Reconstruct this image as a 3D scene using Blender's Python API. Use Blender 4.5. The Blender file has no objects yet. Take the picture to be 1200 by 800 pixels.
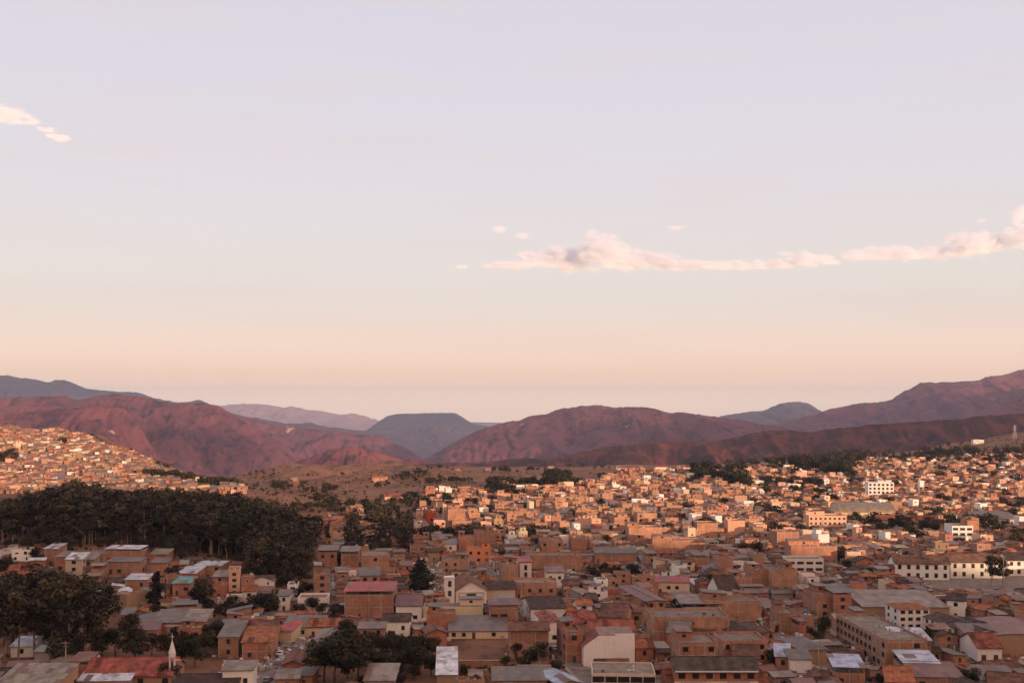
import bpy, math, random
import numpy as np
from mathutils import Vector, Matrix

random.seed(7)
R = random.Random(11)
C = bpy.context.scene.collection
SC = bpy.context.scene
F = 1287.0      # focal length in photo pixels (1200 wide)
HOR = 475.0     # photo row of the horizon
CAM = 80.0      # camera height
TH = math.radians(9.5)   # the street grid is turned by this much
CT, ST = math.cos(TH), math.sin(TH)

# ------------------------------------------------------------------ noise
_rng = np.random.RandomState(3)
_T = _rng.rand(256, 256)
def vnoise(x, y):
    x = np.asarray(x, float); y = np.asarray(y, float)
    ix = np.floor(x).astype(int); iy = np.floor(y).astype(int)
    fx = x - ix; fy = y - iy
    fx = fx*fx*(3-2*fx); fy = fy*fy*(3-2*fy)
    a = _T[ix & 255, iy & 255]; b = _T[(ix+1) & 255, iy & 255]
    c = _T[ix & 255, (iy+1) & 255]; d = _T[(ix+1) & 255, (iy+1) & 255]
    return (a*(1-fx)+b*fx)*(1-fy) + (c*(1-fx)+d*fx)*fy
def fbm(x, y, o=4):
    s = 0; a = .5
    for k in range(o):
        s = s + a*(vnoise(x*2**k+17.3*k, y*2**k+9.1*k)*2-1); a *= .5
    return s
def sm(t):
    t = np.clip(t, 0, 1); return t*t*(3-2*t)

# ------------------------------------------------------------------ terrain
def Z(x, y):
    x = np.asarray(x, float); y = np.asarray(y, float)
    yy = np.maximum(y, 120.0)
    px = 600 + F*x/yy
    Hc = np.interp(x, [-900, -300, 310, 591, 732, 1200], [168, 166, 152, 121, 90, 72])
    g = np.interp(y, [-150, -60, 0, 50, 100, 150, 200, 270, 300], [1, .62, .34, .24, .15, .08, .03, .004, 0])
    z = Hc*g + np.where(y < -60, 6*fbm(x/70, y/70), 0)
    z = z + 13*sm((-x-85)/110)*sm((y-385)/130)
    n8 = 13*sm((470-px)/200)
    n13 = np.interp(px, [-400, 0, 50, 100, 150, 200, 250, 290, 340, 420, 520, 600, 1200, 1500],
                    [62, 57, 50, 43, 31, 9, -14, -31, -24, -14, -4, -3, 9, 14])
    n19 = np.interp(px, [-400, 0, 200, 250, 300, 330, 400, 500, 600, 700, 850, 1000, 1080, 1110, 1150, 1200, 1300, 1600],
                    [-40, -50, -60, -70, -45, -33, -32, -30, -29, -28, -23, -8, 2, 13, 18, 32, 42, 60])
    z8 = np.where(y > 900, n8, 0)
    a = sm((y-850)/450); b = sm((y-1300)/600); c = sm((y-1950)/900); d = sm((y-3500)/2500)
    far = n13*(1-b) + n19*b
    far = far*(1-c) + (-330)*c
    z = z*(1-a) + far*a
    amp = 13*sm((y-1100)/300)*sm((560-px)/90)*(1-c) + 2.0*sm((y-1000)/300)*(1-c) + 25*c*(1-d)
    z = z + amp*fbm(x/110, y/150)*2
    z = z + (-90)*d
    return z
def z1(x, y): return float(Z(x, y))
_DD = np.concatenate([np.arange(200, 1200, 2.0), np.arange(1200, 2600, 6.0)])
def ground_at(px, py):
    xs = (px-600)*_DD/F
    zz = Z(xs, _DD)
    pj = HOR - F*(zz-CAM)/_DD
    i = int(np.argmax(pj <= py)) if (pj <= py).any() else len(_DD)-1
    D = float(_DD[i]); return (px-600)*D/F, D
def eave_at(px, py, h):
    D = 400.0
    for k in range(40):
        zz = z1((px-600)*D/F, D)
        D2 = (CAM-zz-h)*F/(py-HOR)
        D = .6*D + .4*min(max(D2, 220), 2400)
    return D
def proj(x, y, z): return 600+F*x/y, HOR-F*(z-CAM)/y

# ------------------------------------------------------------------ materials
MATS = {}
def nn(nt, t, **k):
    n = nt.nodes.new(t)
    for a, b in k.items(): setattr(n, a, b)
    return n
def mat_attr(name, rough=.9, metal=0., n1=(.25, .35), n2=(2.2, .25), tint=None, streak=None, spec=.3):
    """colour attribute times two noise octaves, optional second colour in patches"""
    m = bpy.data.materials.new(name); m.use_nodes = True; nt = m.node_tree
    b = nt.nodes['Principled BSDF']; L = nt.links
    at = nn(nt, 'ShaderNodeAttribute'); at.attribute_name = 'col'
    ge = nn(nt, 'ShaderNodeNewGeometry')
    def noise(scale, det=4):
        no = nn(nt, 'ShaderNodeTexNoise'); no.inputs['Scale'].default_value = scale; no.inputs['Detail'].default_value = det
        L.new(ge.outputs['Position'], no.inputs['Vector']); return no
    col = at.outputs['Color']
    for sc, am in (n1, n2):
        no = noise(sc)
        mr = nn(nt, 'ShaderNodeMapRange'); mr.inputs['From Min'].default_value = .3; mr.inputs['From Max'].default_value = .7
        mr.inputs['To Min'].default_value = 1-am; mr.inputs['To Max'].default_value = 1+am
        L.new(no.outputs['Fac'], mr.inputs['Value'])
        mx = nn(nt, 'ShaderNodeVectorMath', operation='SCALE')
        L.new(col, mx.inputs[0]); L.new(mr.outputs[0], mx.inputs['Scale']); col = mx.outputs[0]
    if streak:
        mp = nn(nt, 'ShaderNodeMapping'); mp.inputs['Scale'].default_value = (1.4, 1.4, .18)
        L.new(ge.outputs['Position'], mp.inputs['Vector'])
        no = nn(nt, 'ShaderNodeTexNoise'); no.inputs['Scale'].default_value = 1.2; L.new(mp.outputs[0], no.inputs['Vector'])
        mr = nn(nt, 'ShaderNodeMapRange'); mr.inputs['From Min'].default_value = .5; mr.inputs['From Max'].default_value = .72
        mr.inputs['To Min'].default_value = 0; mr.inputs['To Max'].default_value = streak; L.new(no.outputs['Fac'], mr.inputs['Value'])
        mx = nn(nt, 'ShaderNodeMix', data_type='RGBA'); L.new(mr.outputs[0], mx.inputs['Factor'])
        L.new(col, mx.inputs['A']); mx.inputs['B'].default_value = (.16, .12, .10, 1); col = mx.outputs['Result']
    if tint:
        no = noise(tint[1], 5)
        mr = nn(nt, 'ShaderNodeMapRange'); mr.inputs['From Min'].default_value = tint[2]; mr.inputs['From Max'].default_value = tint[2]+.12
        mr.inputs['To Max'].default_value = tint[3]; L.new(no.outputs['Fac'], mr.inputs['Value'])
        mx = nn(nt, 'ShaderNodeMix', data_type='RGBA'); L.new(mr.outputs[0], mx.inputs['Factor'])
        L.new(col, mx.inputs['A']); mx.inputs['B'].default_value = (*tint[0], 1); col = mx.outputs['Result']
    L.new(col, b.inputs['Base Color'])
    b.inputs['Roughness'].default_value = rough; b.inputs['Metallic'].default_value = metal
    b.inputs['Specular IOR Level'].default_value = spec
    MATS[name] = m; return m
MN = ['brick', 'plaster', 'tile', 'tin', 'concrete', 'glass', 'leaf', 'bark', 'paint', 'wood']
mat_attr('brick', .93, n1=(.22, .25), n2=(2.5, .22), streak=.5, spec=.15, tint=((.28,.165,.12), .3, .56, .45))
mat_attr('plaster', .9, n1=(.12, .05), n2=(.9, .05), streak=.1+0*.2, spec=.2)
mat_attr('tile', .9, n1=(.5, .4), n2=(3.2, .4), tint=((.07, .05, .04), .35, .56, .55), spec=.15)
mat_attr('tin', .55, .15, n1=(.2, .22), n2=(1.6, .2), tint=((.17, .09, .06), .3, .52, .6))
mat_attr('concrete', .93, n1=(.3, .3), n2=(2., .25), streak=.45, spec=.15, tint=((.10,.08,.065), .45, .56, .5))
mat_attr('glass', .25, n1=(.3, .3), n2=(2., .3), spec=.5)
mat_attr('leaf', .75, n1=(.12, .35), n2=(.7, .35), spec=.12)
mat_attr('bark', .95, n1=(.4, .3), n2=(2., .25), spec=.1)
mat_attr('paint', .35, n1=(.3, .03), n2=(2., .03), spec=.5)
mat_attr('wood', .8, n1=(.4, .3), n2=(3., .25), spec=.2)
MI = {n: i for i, n in enumerate(MN)}

# ------------------------------------------------------------------ mesh builder
class MB:
    def __init__(s): s.v = []; s.f = []; s.c = []; s.m = []
    def quad(s, pts, col, mat):
        n = len(s.v); s.v += [tuple(p) for p in pts]; s.f.append(tuple(range(n, n+len(pts)))); s.c.append(col); s.m.append(mat)
    def box(s, x0, x1, y0, y1, z0, z1, col, mat, bottom=True):
        n = len(s.v)
        s.v += [(x0,y0,z0),(x1,y0,z0),(x1,y1,z0),(x0,y1,z0),(x0,y0,z1),(x1,y0,z1),(x1,y1,z1),(x0,y1,z1)]
        fs = [(0,1,5,4),(1,2,6,5),(2,3,7,6),(3,0,4,7),(4,5,6,7)] + ([(3,2,1,0)] if bottom else [])
        for f in fs: s.f.append(tuple(n+i for i in f)); s.c.append(col); s.m.append(mat)
    def slab(s, quad4, t, col, mat):
        """thick sheet: 4 top points (counter-clockwise from above), thickness t downwards"""
        n = len(s.v)
        s.v += [tuple(p) for p in quad4] + [(p[0], p[1], p[2]-t) for p in quad4]
        for f in [(0,1,2,3),(7,6,5,4),(0,4,5,1),(1,5,6,2),(2,6,7,3),(3,7,4,0)]:
            s.f.append(tuple(n+i for i in f)); s.c.append(col); s.m.append(mat)
    def roof(s, q, t, col, mat, rr, lod=1):
        """thick roof plane whose top is laid in sheets of slightly different age"""
        a, b, c, d = [Vector(p) for p in q]; W = (b-a).length; Dp = (d-a).length
        if lod == 0: s.slab(q, t, col, mat); return
        nx = max(1, min(14, int(W/(1.7 if lod > 1 else 3.4)))); ny = max(1, min(5, int(Dp/3.6)))
        n = len(s.v)
        for j in range(ny+1):
            for i in range(nx+1):
                p = (a*(1-i/nx)+b*(i/nx))*(1-j/ny)+(d*(1-i/nx)+c*(i/nx))*(j/ny); s.v.append(tuple(p))
        j0 = .10 if mat == MI['tile'] else .17
        for j in range(ny):
            for i in range(nx):
                k = n+j*(nx+1)+i; s.f.append((k, k+1, k+nx+2, k+nx+1)); s.m.append(mat)
                g = 1+rr.uniform(-j0, j0); cc = tuple(v*g for v in col)
                if mat == MI['tin'] and rr.random() < .13: cc = (.20*g, .115*g, .075*g)
                if mat == MI['tile'] and rr.random() < .07: cc = tuple(v*.55 for v in col)
                s.c.append(cc)
        n2 = len(s.v); s.v += [tuple(p) for p in q] + [(p[0], p[1], p[2]-t) for p in q]
        for f in [(7,6,5,4),(0,4,5,1),(1,5,6,2),(2,6,7,3),(3,7,4,0)]:
            s.f.append(tuple(n2+i for i in f)); s.c.append(tuple(v*.9 for v in col)); s.m.append(mat)
    def cyl(s, x, y, z0, z1_, r0, r1, col, mat, n=8, cap=True):
        b = len(s.v)
        for k in range(n):
            a = 2*math.pi*k/n; s.v.append((x+r0*math.cos(a), y+r0*math.sin(a), z0))
        for k in range(n):
            a = 2*math.pi*k/n; s.v.append((x+r1*math.cos(a), y+r1*math.sin(a), z1_))
        for k in range(n):
            j = (k+1) % n; s.f.append((b+k, b+j, b+n+j, b+n+k)); s.c.append(col); s.m.append(mat)
        if cap: s.f.append(tuple(b+n+k for k in range(n))); s.c.append(col); s.m.append(mat)
    def tube(s, p, q, r0, r1, col, mat, n=6):
        p = Vector(p); q = Vector(q); d = (q-p).normalized()
        u = d.orthogonal().normalized(); w = d.cross(u); b = len(s.v)
        for (c, r) in ((p, r0), (q, r1)):
            for k in range(n):
                a = 2*math.pi*k/n; s.v.append(tuple(c+u*(r*math.cos(a))+w*(r*math.sin(a))))
        for k in range(n):
            j = (k+1) % n; s.f.append((b+k, b+j, b+n+j, b+n+k)); s.c.append(col); s.m.append(mat)
        s.f.append(tuple(b+n+k for k in range(n))); s.c.append(col); s.m.append(mat)
    def add(s, o, x, y, z, rot):
        n = len(s.v); c, q = math.cos(rot), math.sin(rot)
        s.v += [(x+a*c-b*q, y+a*q+b*c, z+h) for a, b, h in o.v]
        s.f += [tuple(n+i for i in f) for f in o.f]; s.c += o.c; s.m += o.m
    def mesh(s, name):
        me = bpy.data.meshes.new(name); me.from_pydata(s.v, [], s.f)
        used = sorted(set(s.m)); rm = {k: i for i, k in enumerate(used)}
        for k in used: me.materials.append(MATS[MN[k]])
        if len(used) > 1: me.polygons.foreach_set('material_index', [rm[k] for k in s.m])
        at = me.color_attributes.new('col', 'FLOAT_COLOR', 'CORNER')
        cnt = np.array([len(f) for f in s.f]); ca = np.ones((len(s.f), 4)); ca[:, :3] = np.array(s.c)
        at.data.foreach_set('color', np.repeat(ca, cnt, axis=0).astype(np.float32).ravel())
        me.update(); return me
    def build(s, name, parent=None, label=None):
        o = bpy.data.objects.new(name, s.mesh(name)); C.objects.link(o)
        if parent: o.parent = parent
        if label: o['label'] = label
        return o
def tag(o, label, cat, group=None):
    o['label'] = label; o['category'] = cat
    if group: o['group'] = group
    return o
def empty(name, x, y, z, rot=0):
    o = bpy.data.objects.new(name, None); C.objects.link(o); o.location = (x, y, z); o.rotation_euler = (0, 0, rot)
    o.empty_display_size = .5; return o
def structure(o, kind='structure'): o['kind'] = kind; return o
def grid_mesh(name, X, Y, Zz, mat):
    h, w = X.shape
    v = np.stack([X, Y, Zz], -1).reshape(-1, 3)
    i = np.arange(h-1)[:, None]*w + np.arange(w-1)[None]
    f = np.stack([i, i+1, i+w+1, i+w], -1).reshape(-1, 4)
    me = bpy.data.meshes.new(name)
    me.vertices.add(len(v)); me.vertices.foreach_set('co', v.astype(np.float32).ravel())
    me.loops.add(f.size); me.loops.foreach_set('vertex_index', f.astype(np.int32).ravel())
    me.polygons.add(len(f)); me.polygons.foreach_set('loop_start', np.arange(0, f.size, 4, dtype=np.int32))
    me.polygons.foreach_set('use_smooth', np.ones(len(f), bool))
    me.materials.append(mat); me.update(calc_edges=True); me.validate()
    o = bpy.data.objects.new(name, me); C.objects.link(o); return o

# ------------------------------------------------------------------ terrain materials
def terrain_mat(name, soil, grass, scrub, pale, s=1.0, pale_lo=.68, scrub_lo=.5):
    m = bpy.data.materials.new(name); m.use_nodes = True; nt = m.node_tree; L = nt.links
    b = nt.nodes['Principled BSDF']; b.inputs['Roughness'].default_value = .95; b.inputs['Specular IOR Level'].default_value = .08
    ge = nn(nt, 'ShaderNodeNewGeometry')
    def noise(sc, det=6, rough=.6, dist=0):
        no = nn(nt, 'ShaderNodeTexNoise'); no.inputs['Scale'].default_value = sc*s; no.inputs['Detail'].default_value = det
        no.inputs['Roughness'].default_value = rough; no.inputs['Distortion'].default_value = dist
        L.new(ge.outputs['Position'], no.inputs['Vector']); return no.outputs['Fac']
    def ramp(v, lo, hi, top=1.):
        mr = nn(nt, 'ShaderNodeMapRange'); mr.inputs['From Min'].default_value = lo; mr.inputs['From Max'].default_value = hi
        mr.inputs['To Max'].default_value = top; L.new(v, mr.inputs['Value']); return mr.outputs[0]
    def mix(f, a, c):
        mx = nn(nt, 'ShaderNodeMix', data_type='RGBA'); L.new(f, mx.inputs['Factor'])
        if isinstance(a, tuple): mx.inputs['A'].default_value = (*a, 1)
        else: L.new(a, mx.inputs['A'])
        mx.inputs['B'].default_value = (*c, 1); return mx.outputs['Result']
    c = mix(ramp(noise(.004), .35, .65), soil, grass)
    c = mix(ramp(noise(.012, 8, .7), scrub_lo, scrub_lo+.12, .85), c, scrub)
    c = mix(ramp(noise(.05, 8, .7), .52, .66, .6), c, scrub)
    c = mix(ramp(noise(.0065, 9, .65, .6), pale_lo, pale_lo+.05, .9), c, pale)
    L.new(c, b.inputs['Base Color']); MATS[name] = m
    return m
M_ground = terrain_mat('dry_ground', (.205, .10, .062), (.28, .145, .085), (.07, .042, .028), (.48, .32, .21), 3.)
M_mount = terrain_mat('mountain_scrub', (.21, .075, .075), (.13, .048, .058), (.034, .02, .03), (.55, .36, .25), 1., .645)
M_far = terrain_mat('far_mountain', (.12, .07, .07), (.09, .055, .06), (.05, .035, .04), (.34, .24, .18), .5, .74)
M_pale = terrain_mat('pale_mountain', (.48, .30, .24), (.40, .24, .19), (.26, .16, .13), (.6, .42, .34), .5, .7)
M_near = terrain_mat('near_ridge', (.155, .05, .045), (.10, .036, .035), (.028, .018, .015), (.40, .27, .18), 1.6, .75, .42)

# ------------------------------------------------------------------ ground
xs = np.concatenate([np.linspace(-2600, -900, 60, endpoint=False), np.arange(-900, 1300, 8.0), np.linspace(1300, 2800, 50)])
ys = np.concatenate([np.linspace(-1500, -420, 30, endpoint=False), np.arange(-420, 1900, 8.0), np.linspace(1900, 3300, 90)])
X, Y = np.meshgrid(xs, ys)
structure(grid_mesh('ground', X, Y, Z(X, Y), M_ground))
# valley floor far beyond, reaching the horizon: a ring outside the near sheet
xs2 = np.linspace(-19000, 19000, 120); ys2 = np.linspace(2950, 33000, 140)
X, Y = np.meshgrid(xs2, ys2)
structure(grid_mesh('valley_ground', X, Y, -430 + 25*fbm(X/1500, Y/1500), M_far))

# ------------------------------------------------------------------ mountains
def ridge(name, D, Wf, Wb, base, pts, mat, gul=.35, lam=400, nu=420, nv=90, rough=1., flat=1.25, curve=0.):
    pts = sorted(pts)
    a, b = pts[0][0], pts[-1][0]
    px = np.linspace(a, b, nu)
    py = np.interp(px, [p[0] for p in pts], [p[1] for p in pts])
    py = np.convolve(np.pad(py, 3, mode='edge'), [.05, .1, .2, .3, .2, .1, .05], 'valid')
    Xc = (px-600)*D/F
    zc = CAM - (py-HOR)*D/F
    zc = zc + rough*D/F*(1.5*fbm(Xc/(D*.012)+5, Xc*0+D*.01, 5)+1.0*fbm(Xc/(D*.0028)+5, Xc*0+D*.01, 3))
    edge = sm((px-a)/60.)*sm((b-px)/60.)
    t = np.concatenate([-np.linspace(1, 0, nv)**1.15, np.linspace(0, 1, nv//3)[1:]**1.2])
    T, Xg = np.meshgrid(t, Xc, indexing='ij'); ZC = np.broadcast_to(zc, Xg.shape)
    W = np.where(T < 0, Wf, Wb); at = np.abs(T)
    Yg = D + T*W + D*.03*fbm(Xg/(lam*4), Xg*0+1.7, 3)*2 + curve*((Xg-Xc.mean())/ (Xc.max()-Xc.min()))**2*D
    wx = Xg + lam*.7*fbm(Xg/lam/1.5+3, Yg/lam/2.2, 3) + T*lam*.6
    r1 = 1-np.abs(fbm(wx/lam, Yg/(lam*3.2), 2))*2.6
    r2 = 1-np.abs(fbm(wx/lam*2.7+9, Yg/(lam*1.4), 3))*2.2
    gully = (.7*np.clip(1-r1, 0, 1)*0 + .68*(1-np.clip(r1, 0, 1)) + .32*(1-np.clip(r2, 0, 1)))
    prof = at**(1/flat) if flat < 1 else at**flat
    drop = prof + 1.35*gul*gully*np.minimum(at*3.6, 1)*(1-at*.55)
    drop = drop + .05*fbm(Xg/lam*3, Yg/lam*3, 4)*np.minimum(at*5, 1)
    r3 = np.abs(fbm(wx/lam*4.2+2, Yg/lam*1.9, 3))
    drop = drop + .16*np.clip(.28-r3, 0, .28)*np.minimum(at*6, 1)*2
    Zg = ZC - (ZC-base)*np.clip(drop, -0.02, 1.15)
    o = grid_mesh(name, Xg, Yg, Zg, mat); structure(o); return o

ridge('distant_mountains', 26000, 5000, 2500, -425, [(150,486),(200,480),(260,476),(290,473),(318,474),(335,477),(341,479),(344,475),(349,477),(360,479),(380,480),(405,485),(418,483),(430,487),(450,492),(480,494),(560,497),(640,499),(760,497),(820,495),(880,498)], M_pale, .3, 1500, 500, 50)
ridge('mountain_left_far', 15000, 4200, 2500, -425, [(-200,450),(-100,446),(0,440),(14,440),(24,443),(45,445),(62,448),(70,446),(82,446),(95,450),(105,454),(125,457),(140,459),(150,459),(165,460),(173,461),(190,467),(215,471),(232,470),(238,468),(244,470),(262,478),(300,490),(340,498)], M_far, .4, 1100)
ridge('mesa_mountain', 17000, 4200, 2500, -425, [(340,512),(400,506),(436,503),(446,494),(456,487),(466,485),(490,484),(500,483.5),(534,483.5),(541,487),(549,493),(556,497),(572,499),(620,506),(680,520)], M_far, .25, 900, rough=.4, flat=1.6)
ridge('mountain_bench', 13000, 3200, 1500, -425, [(200,500),(260,488),(285,486),(310,490),(340,496),(352,495),(370,495),(378,498),(400,500),(440,506),(480,512),(520,530)], M_far, .35, 700)
ridge('mountain_behind_gorge', 8500, 2600, 1500, -425, [(150,490),(260,482),(290,487),(310,492),(330,497),(352,500),(390,504),(430,508),(452,510),(466,518),(480,526),(500,540),(540,565)], M_mount, .5, 420)
ridge('mountain_left', 6200, 2300, 1500, -425, [(-300,458),(-200,462),(-100,465),(0,465),(40,465),(80,464),(95,469),(112,466),(125,463),(138,462),(170,465),(200,470),(225,473),(250,473),(262,474),(275,482),(290,492),(310,503),(340,520),(362,537),(385,552),(420,575)], M_mount, .55, 420, 560, 130)
ridge('mountain_left_spur', 4700, 1500, 900, -425, [(-300,474),(-150,486),(0,486),(40,482),(75,479),(100,477),(130,476),(148,477),(158,484),(170,500),(185,522),(200,545),(230,575)], M_mount, .5, 300, 420, 110)
ridge('low_gorge_hill', 4200, 1100, 800, -420, [(240,575),(300,556),(352,540),(372,532),(395,524),(420,522),(445,527),(470,536),(500,541),(560,560)], M_mount, .45, 210)
ridge('mountain_center', 7000, 2500, 1500, -425, [(380,575),(430,560),(470,548),(500,537),(530,520),(552,507),(575,499),(588,495),(600,492),(607,493),(620,487),(640,485),(660,479),(680,476),(696,474.5),(712,475.5),(722,476.5),(740,476),(758,477),(770,479),(782,483.5),(795,483),(810,485),(840,489),(870,493),(900,498),(960,510),(1020,525)], M_mount, .5, 520, 620, 140)
ridge('foothill_center', 3900, 1000, 700, -420, [(380,575),(440,552),(480,545),(520,541),(560,541),(600,537),(640,537),(680,533),(720,528),(760,530),(800,540),(860,560)], M_near, .4, 240, 420, 80)
ridge('mountain_right_far', 14500, 3500, 2000, -425, [(760,508),(810,494),(838,488),(858,484),(872,483),(885,482),(897,477),(908,473),(920,471),(932,471),(942,473),(950,478),(960,485),(1000,500),(1040,510)], M_far, .35, 900)
ridge('mountain_right', 9200, 3400, 2000, -425, [(740,522),(820,510),(870,503),(905,496),(930,490),(948,485),(962,480),(975,477),(990,475),(1010,472),(1030,470),(1040,467),(1052,460),(1064,454),(1074,448.5),(1085,449),(1105,447),(1130,447),(1140,446),(1150,442),(1160,440.5),(1170,440.5),(1180,437),(1190,433),(1200,432),(1240,430),(1300,434),(1400,450),(1500,470)], M_mount, .5, 620, 620, 140)
ridge('mountain_right_spur', 6000, 1800, 1200, -425, [(1020,530),(1080,512),(1130,500),(1160,488),(1180,474),(1200,463),(1240,452),(1320,446),(1460,470)], M_mount, .45, 330)
ridge('red_ridge', 3600, 1000, 700, -420, [(560,560),(640,538),(680,530),(720,521),(760,518),(800,517),(830,516),(850,514),(866,509),(880,506),(900,503),(920,503),(945,506),(965,502),(985,500),(1010,497),(1050,495),(1100,492),(1150,487),(1200,484),(1300,480),(1440,488)], M_near, .42, 230, 620, 120)
# unseen mountain added on the right to throw shade on the middle range's lower slopes
ridge('shade_mountain_right', 3400, 1000, 1200, -420, [(1500,470),(1600,400),(1720,345),(1850,340),(2000,360),(2200,400),(2400,470)], M_mount, .4, 400)

# ------------------------------------------------------------------ palettes
def jit(c, a=.1):
    k = 1+R.uniform(-a, a); return tuple(max(0.01, min(.9, v*k*(1+R.uniform(-a*.3, a*.3)))) for v in c)
WALL = {'brick': ('brick', (.41, .20, .125), 'brick'), 'brickred': ('brick', (.44, .18, .11), 'red brick'),
        'white': ('plaster', (.80, .72, .66), 'white'), 'cream': ('plaster', (.62, .48, .34), 'cream'),
        'adobe': ('plaster', (.38, .235, .15), 'tan'), 'orange': ('plaster', (.60, .22, .09), 'orange'),
        'grey': ('plaster', (.36, .31, .28), 'grey'), 'peach': ('plaster', (.62, .36, .25), 'peach'),
        'teal': ('plaster', (.12, .42, .40), 'teal'), 'redp': ('plaster', (.55, .09, .05), 'red')}
ROOF = {'tbrown': ('tile', (.165, .085, .06), 'brown tiled'), 'tdark': ('tile', (.085, .06, .05), 'dark tiled'),
        'tred': ('tile', (.27, .085, .055), 'red tiled'), 'torange': ('tile', (.33, .12, .06), 'orange tiled'),
        'grey': ('tin', (.165, .13, .105), 'grey metal'), 'white': ('tin', (.56, .55, .56), 'white metal'),
        'tan': ('tin', (.26, .20, .145), 'tan metal'), 'red': ('tin', (.40, .06, .045), 'bright red metal'),
        'mauve': ('tin', (.20, .095, .075), 'faded red metal'), 'blue': ('tin', (.40, .44, .52), 'pale blue metal'),
        'teal': ('tin', (.10, .33, .30), 'teal metal'), 'rust': ('tin', (.26, .13, .08), 'rusty metal'),
        'conc': ('concrete', (.24, .19, .15), 'flat concrete')}
CONC = (.38, .30, .245)

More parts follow.
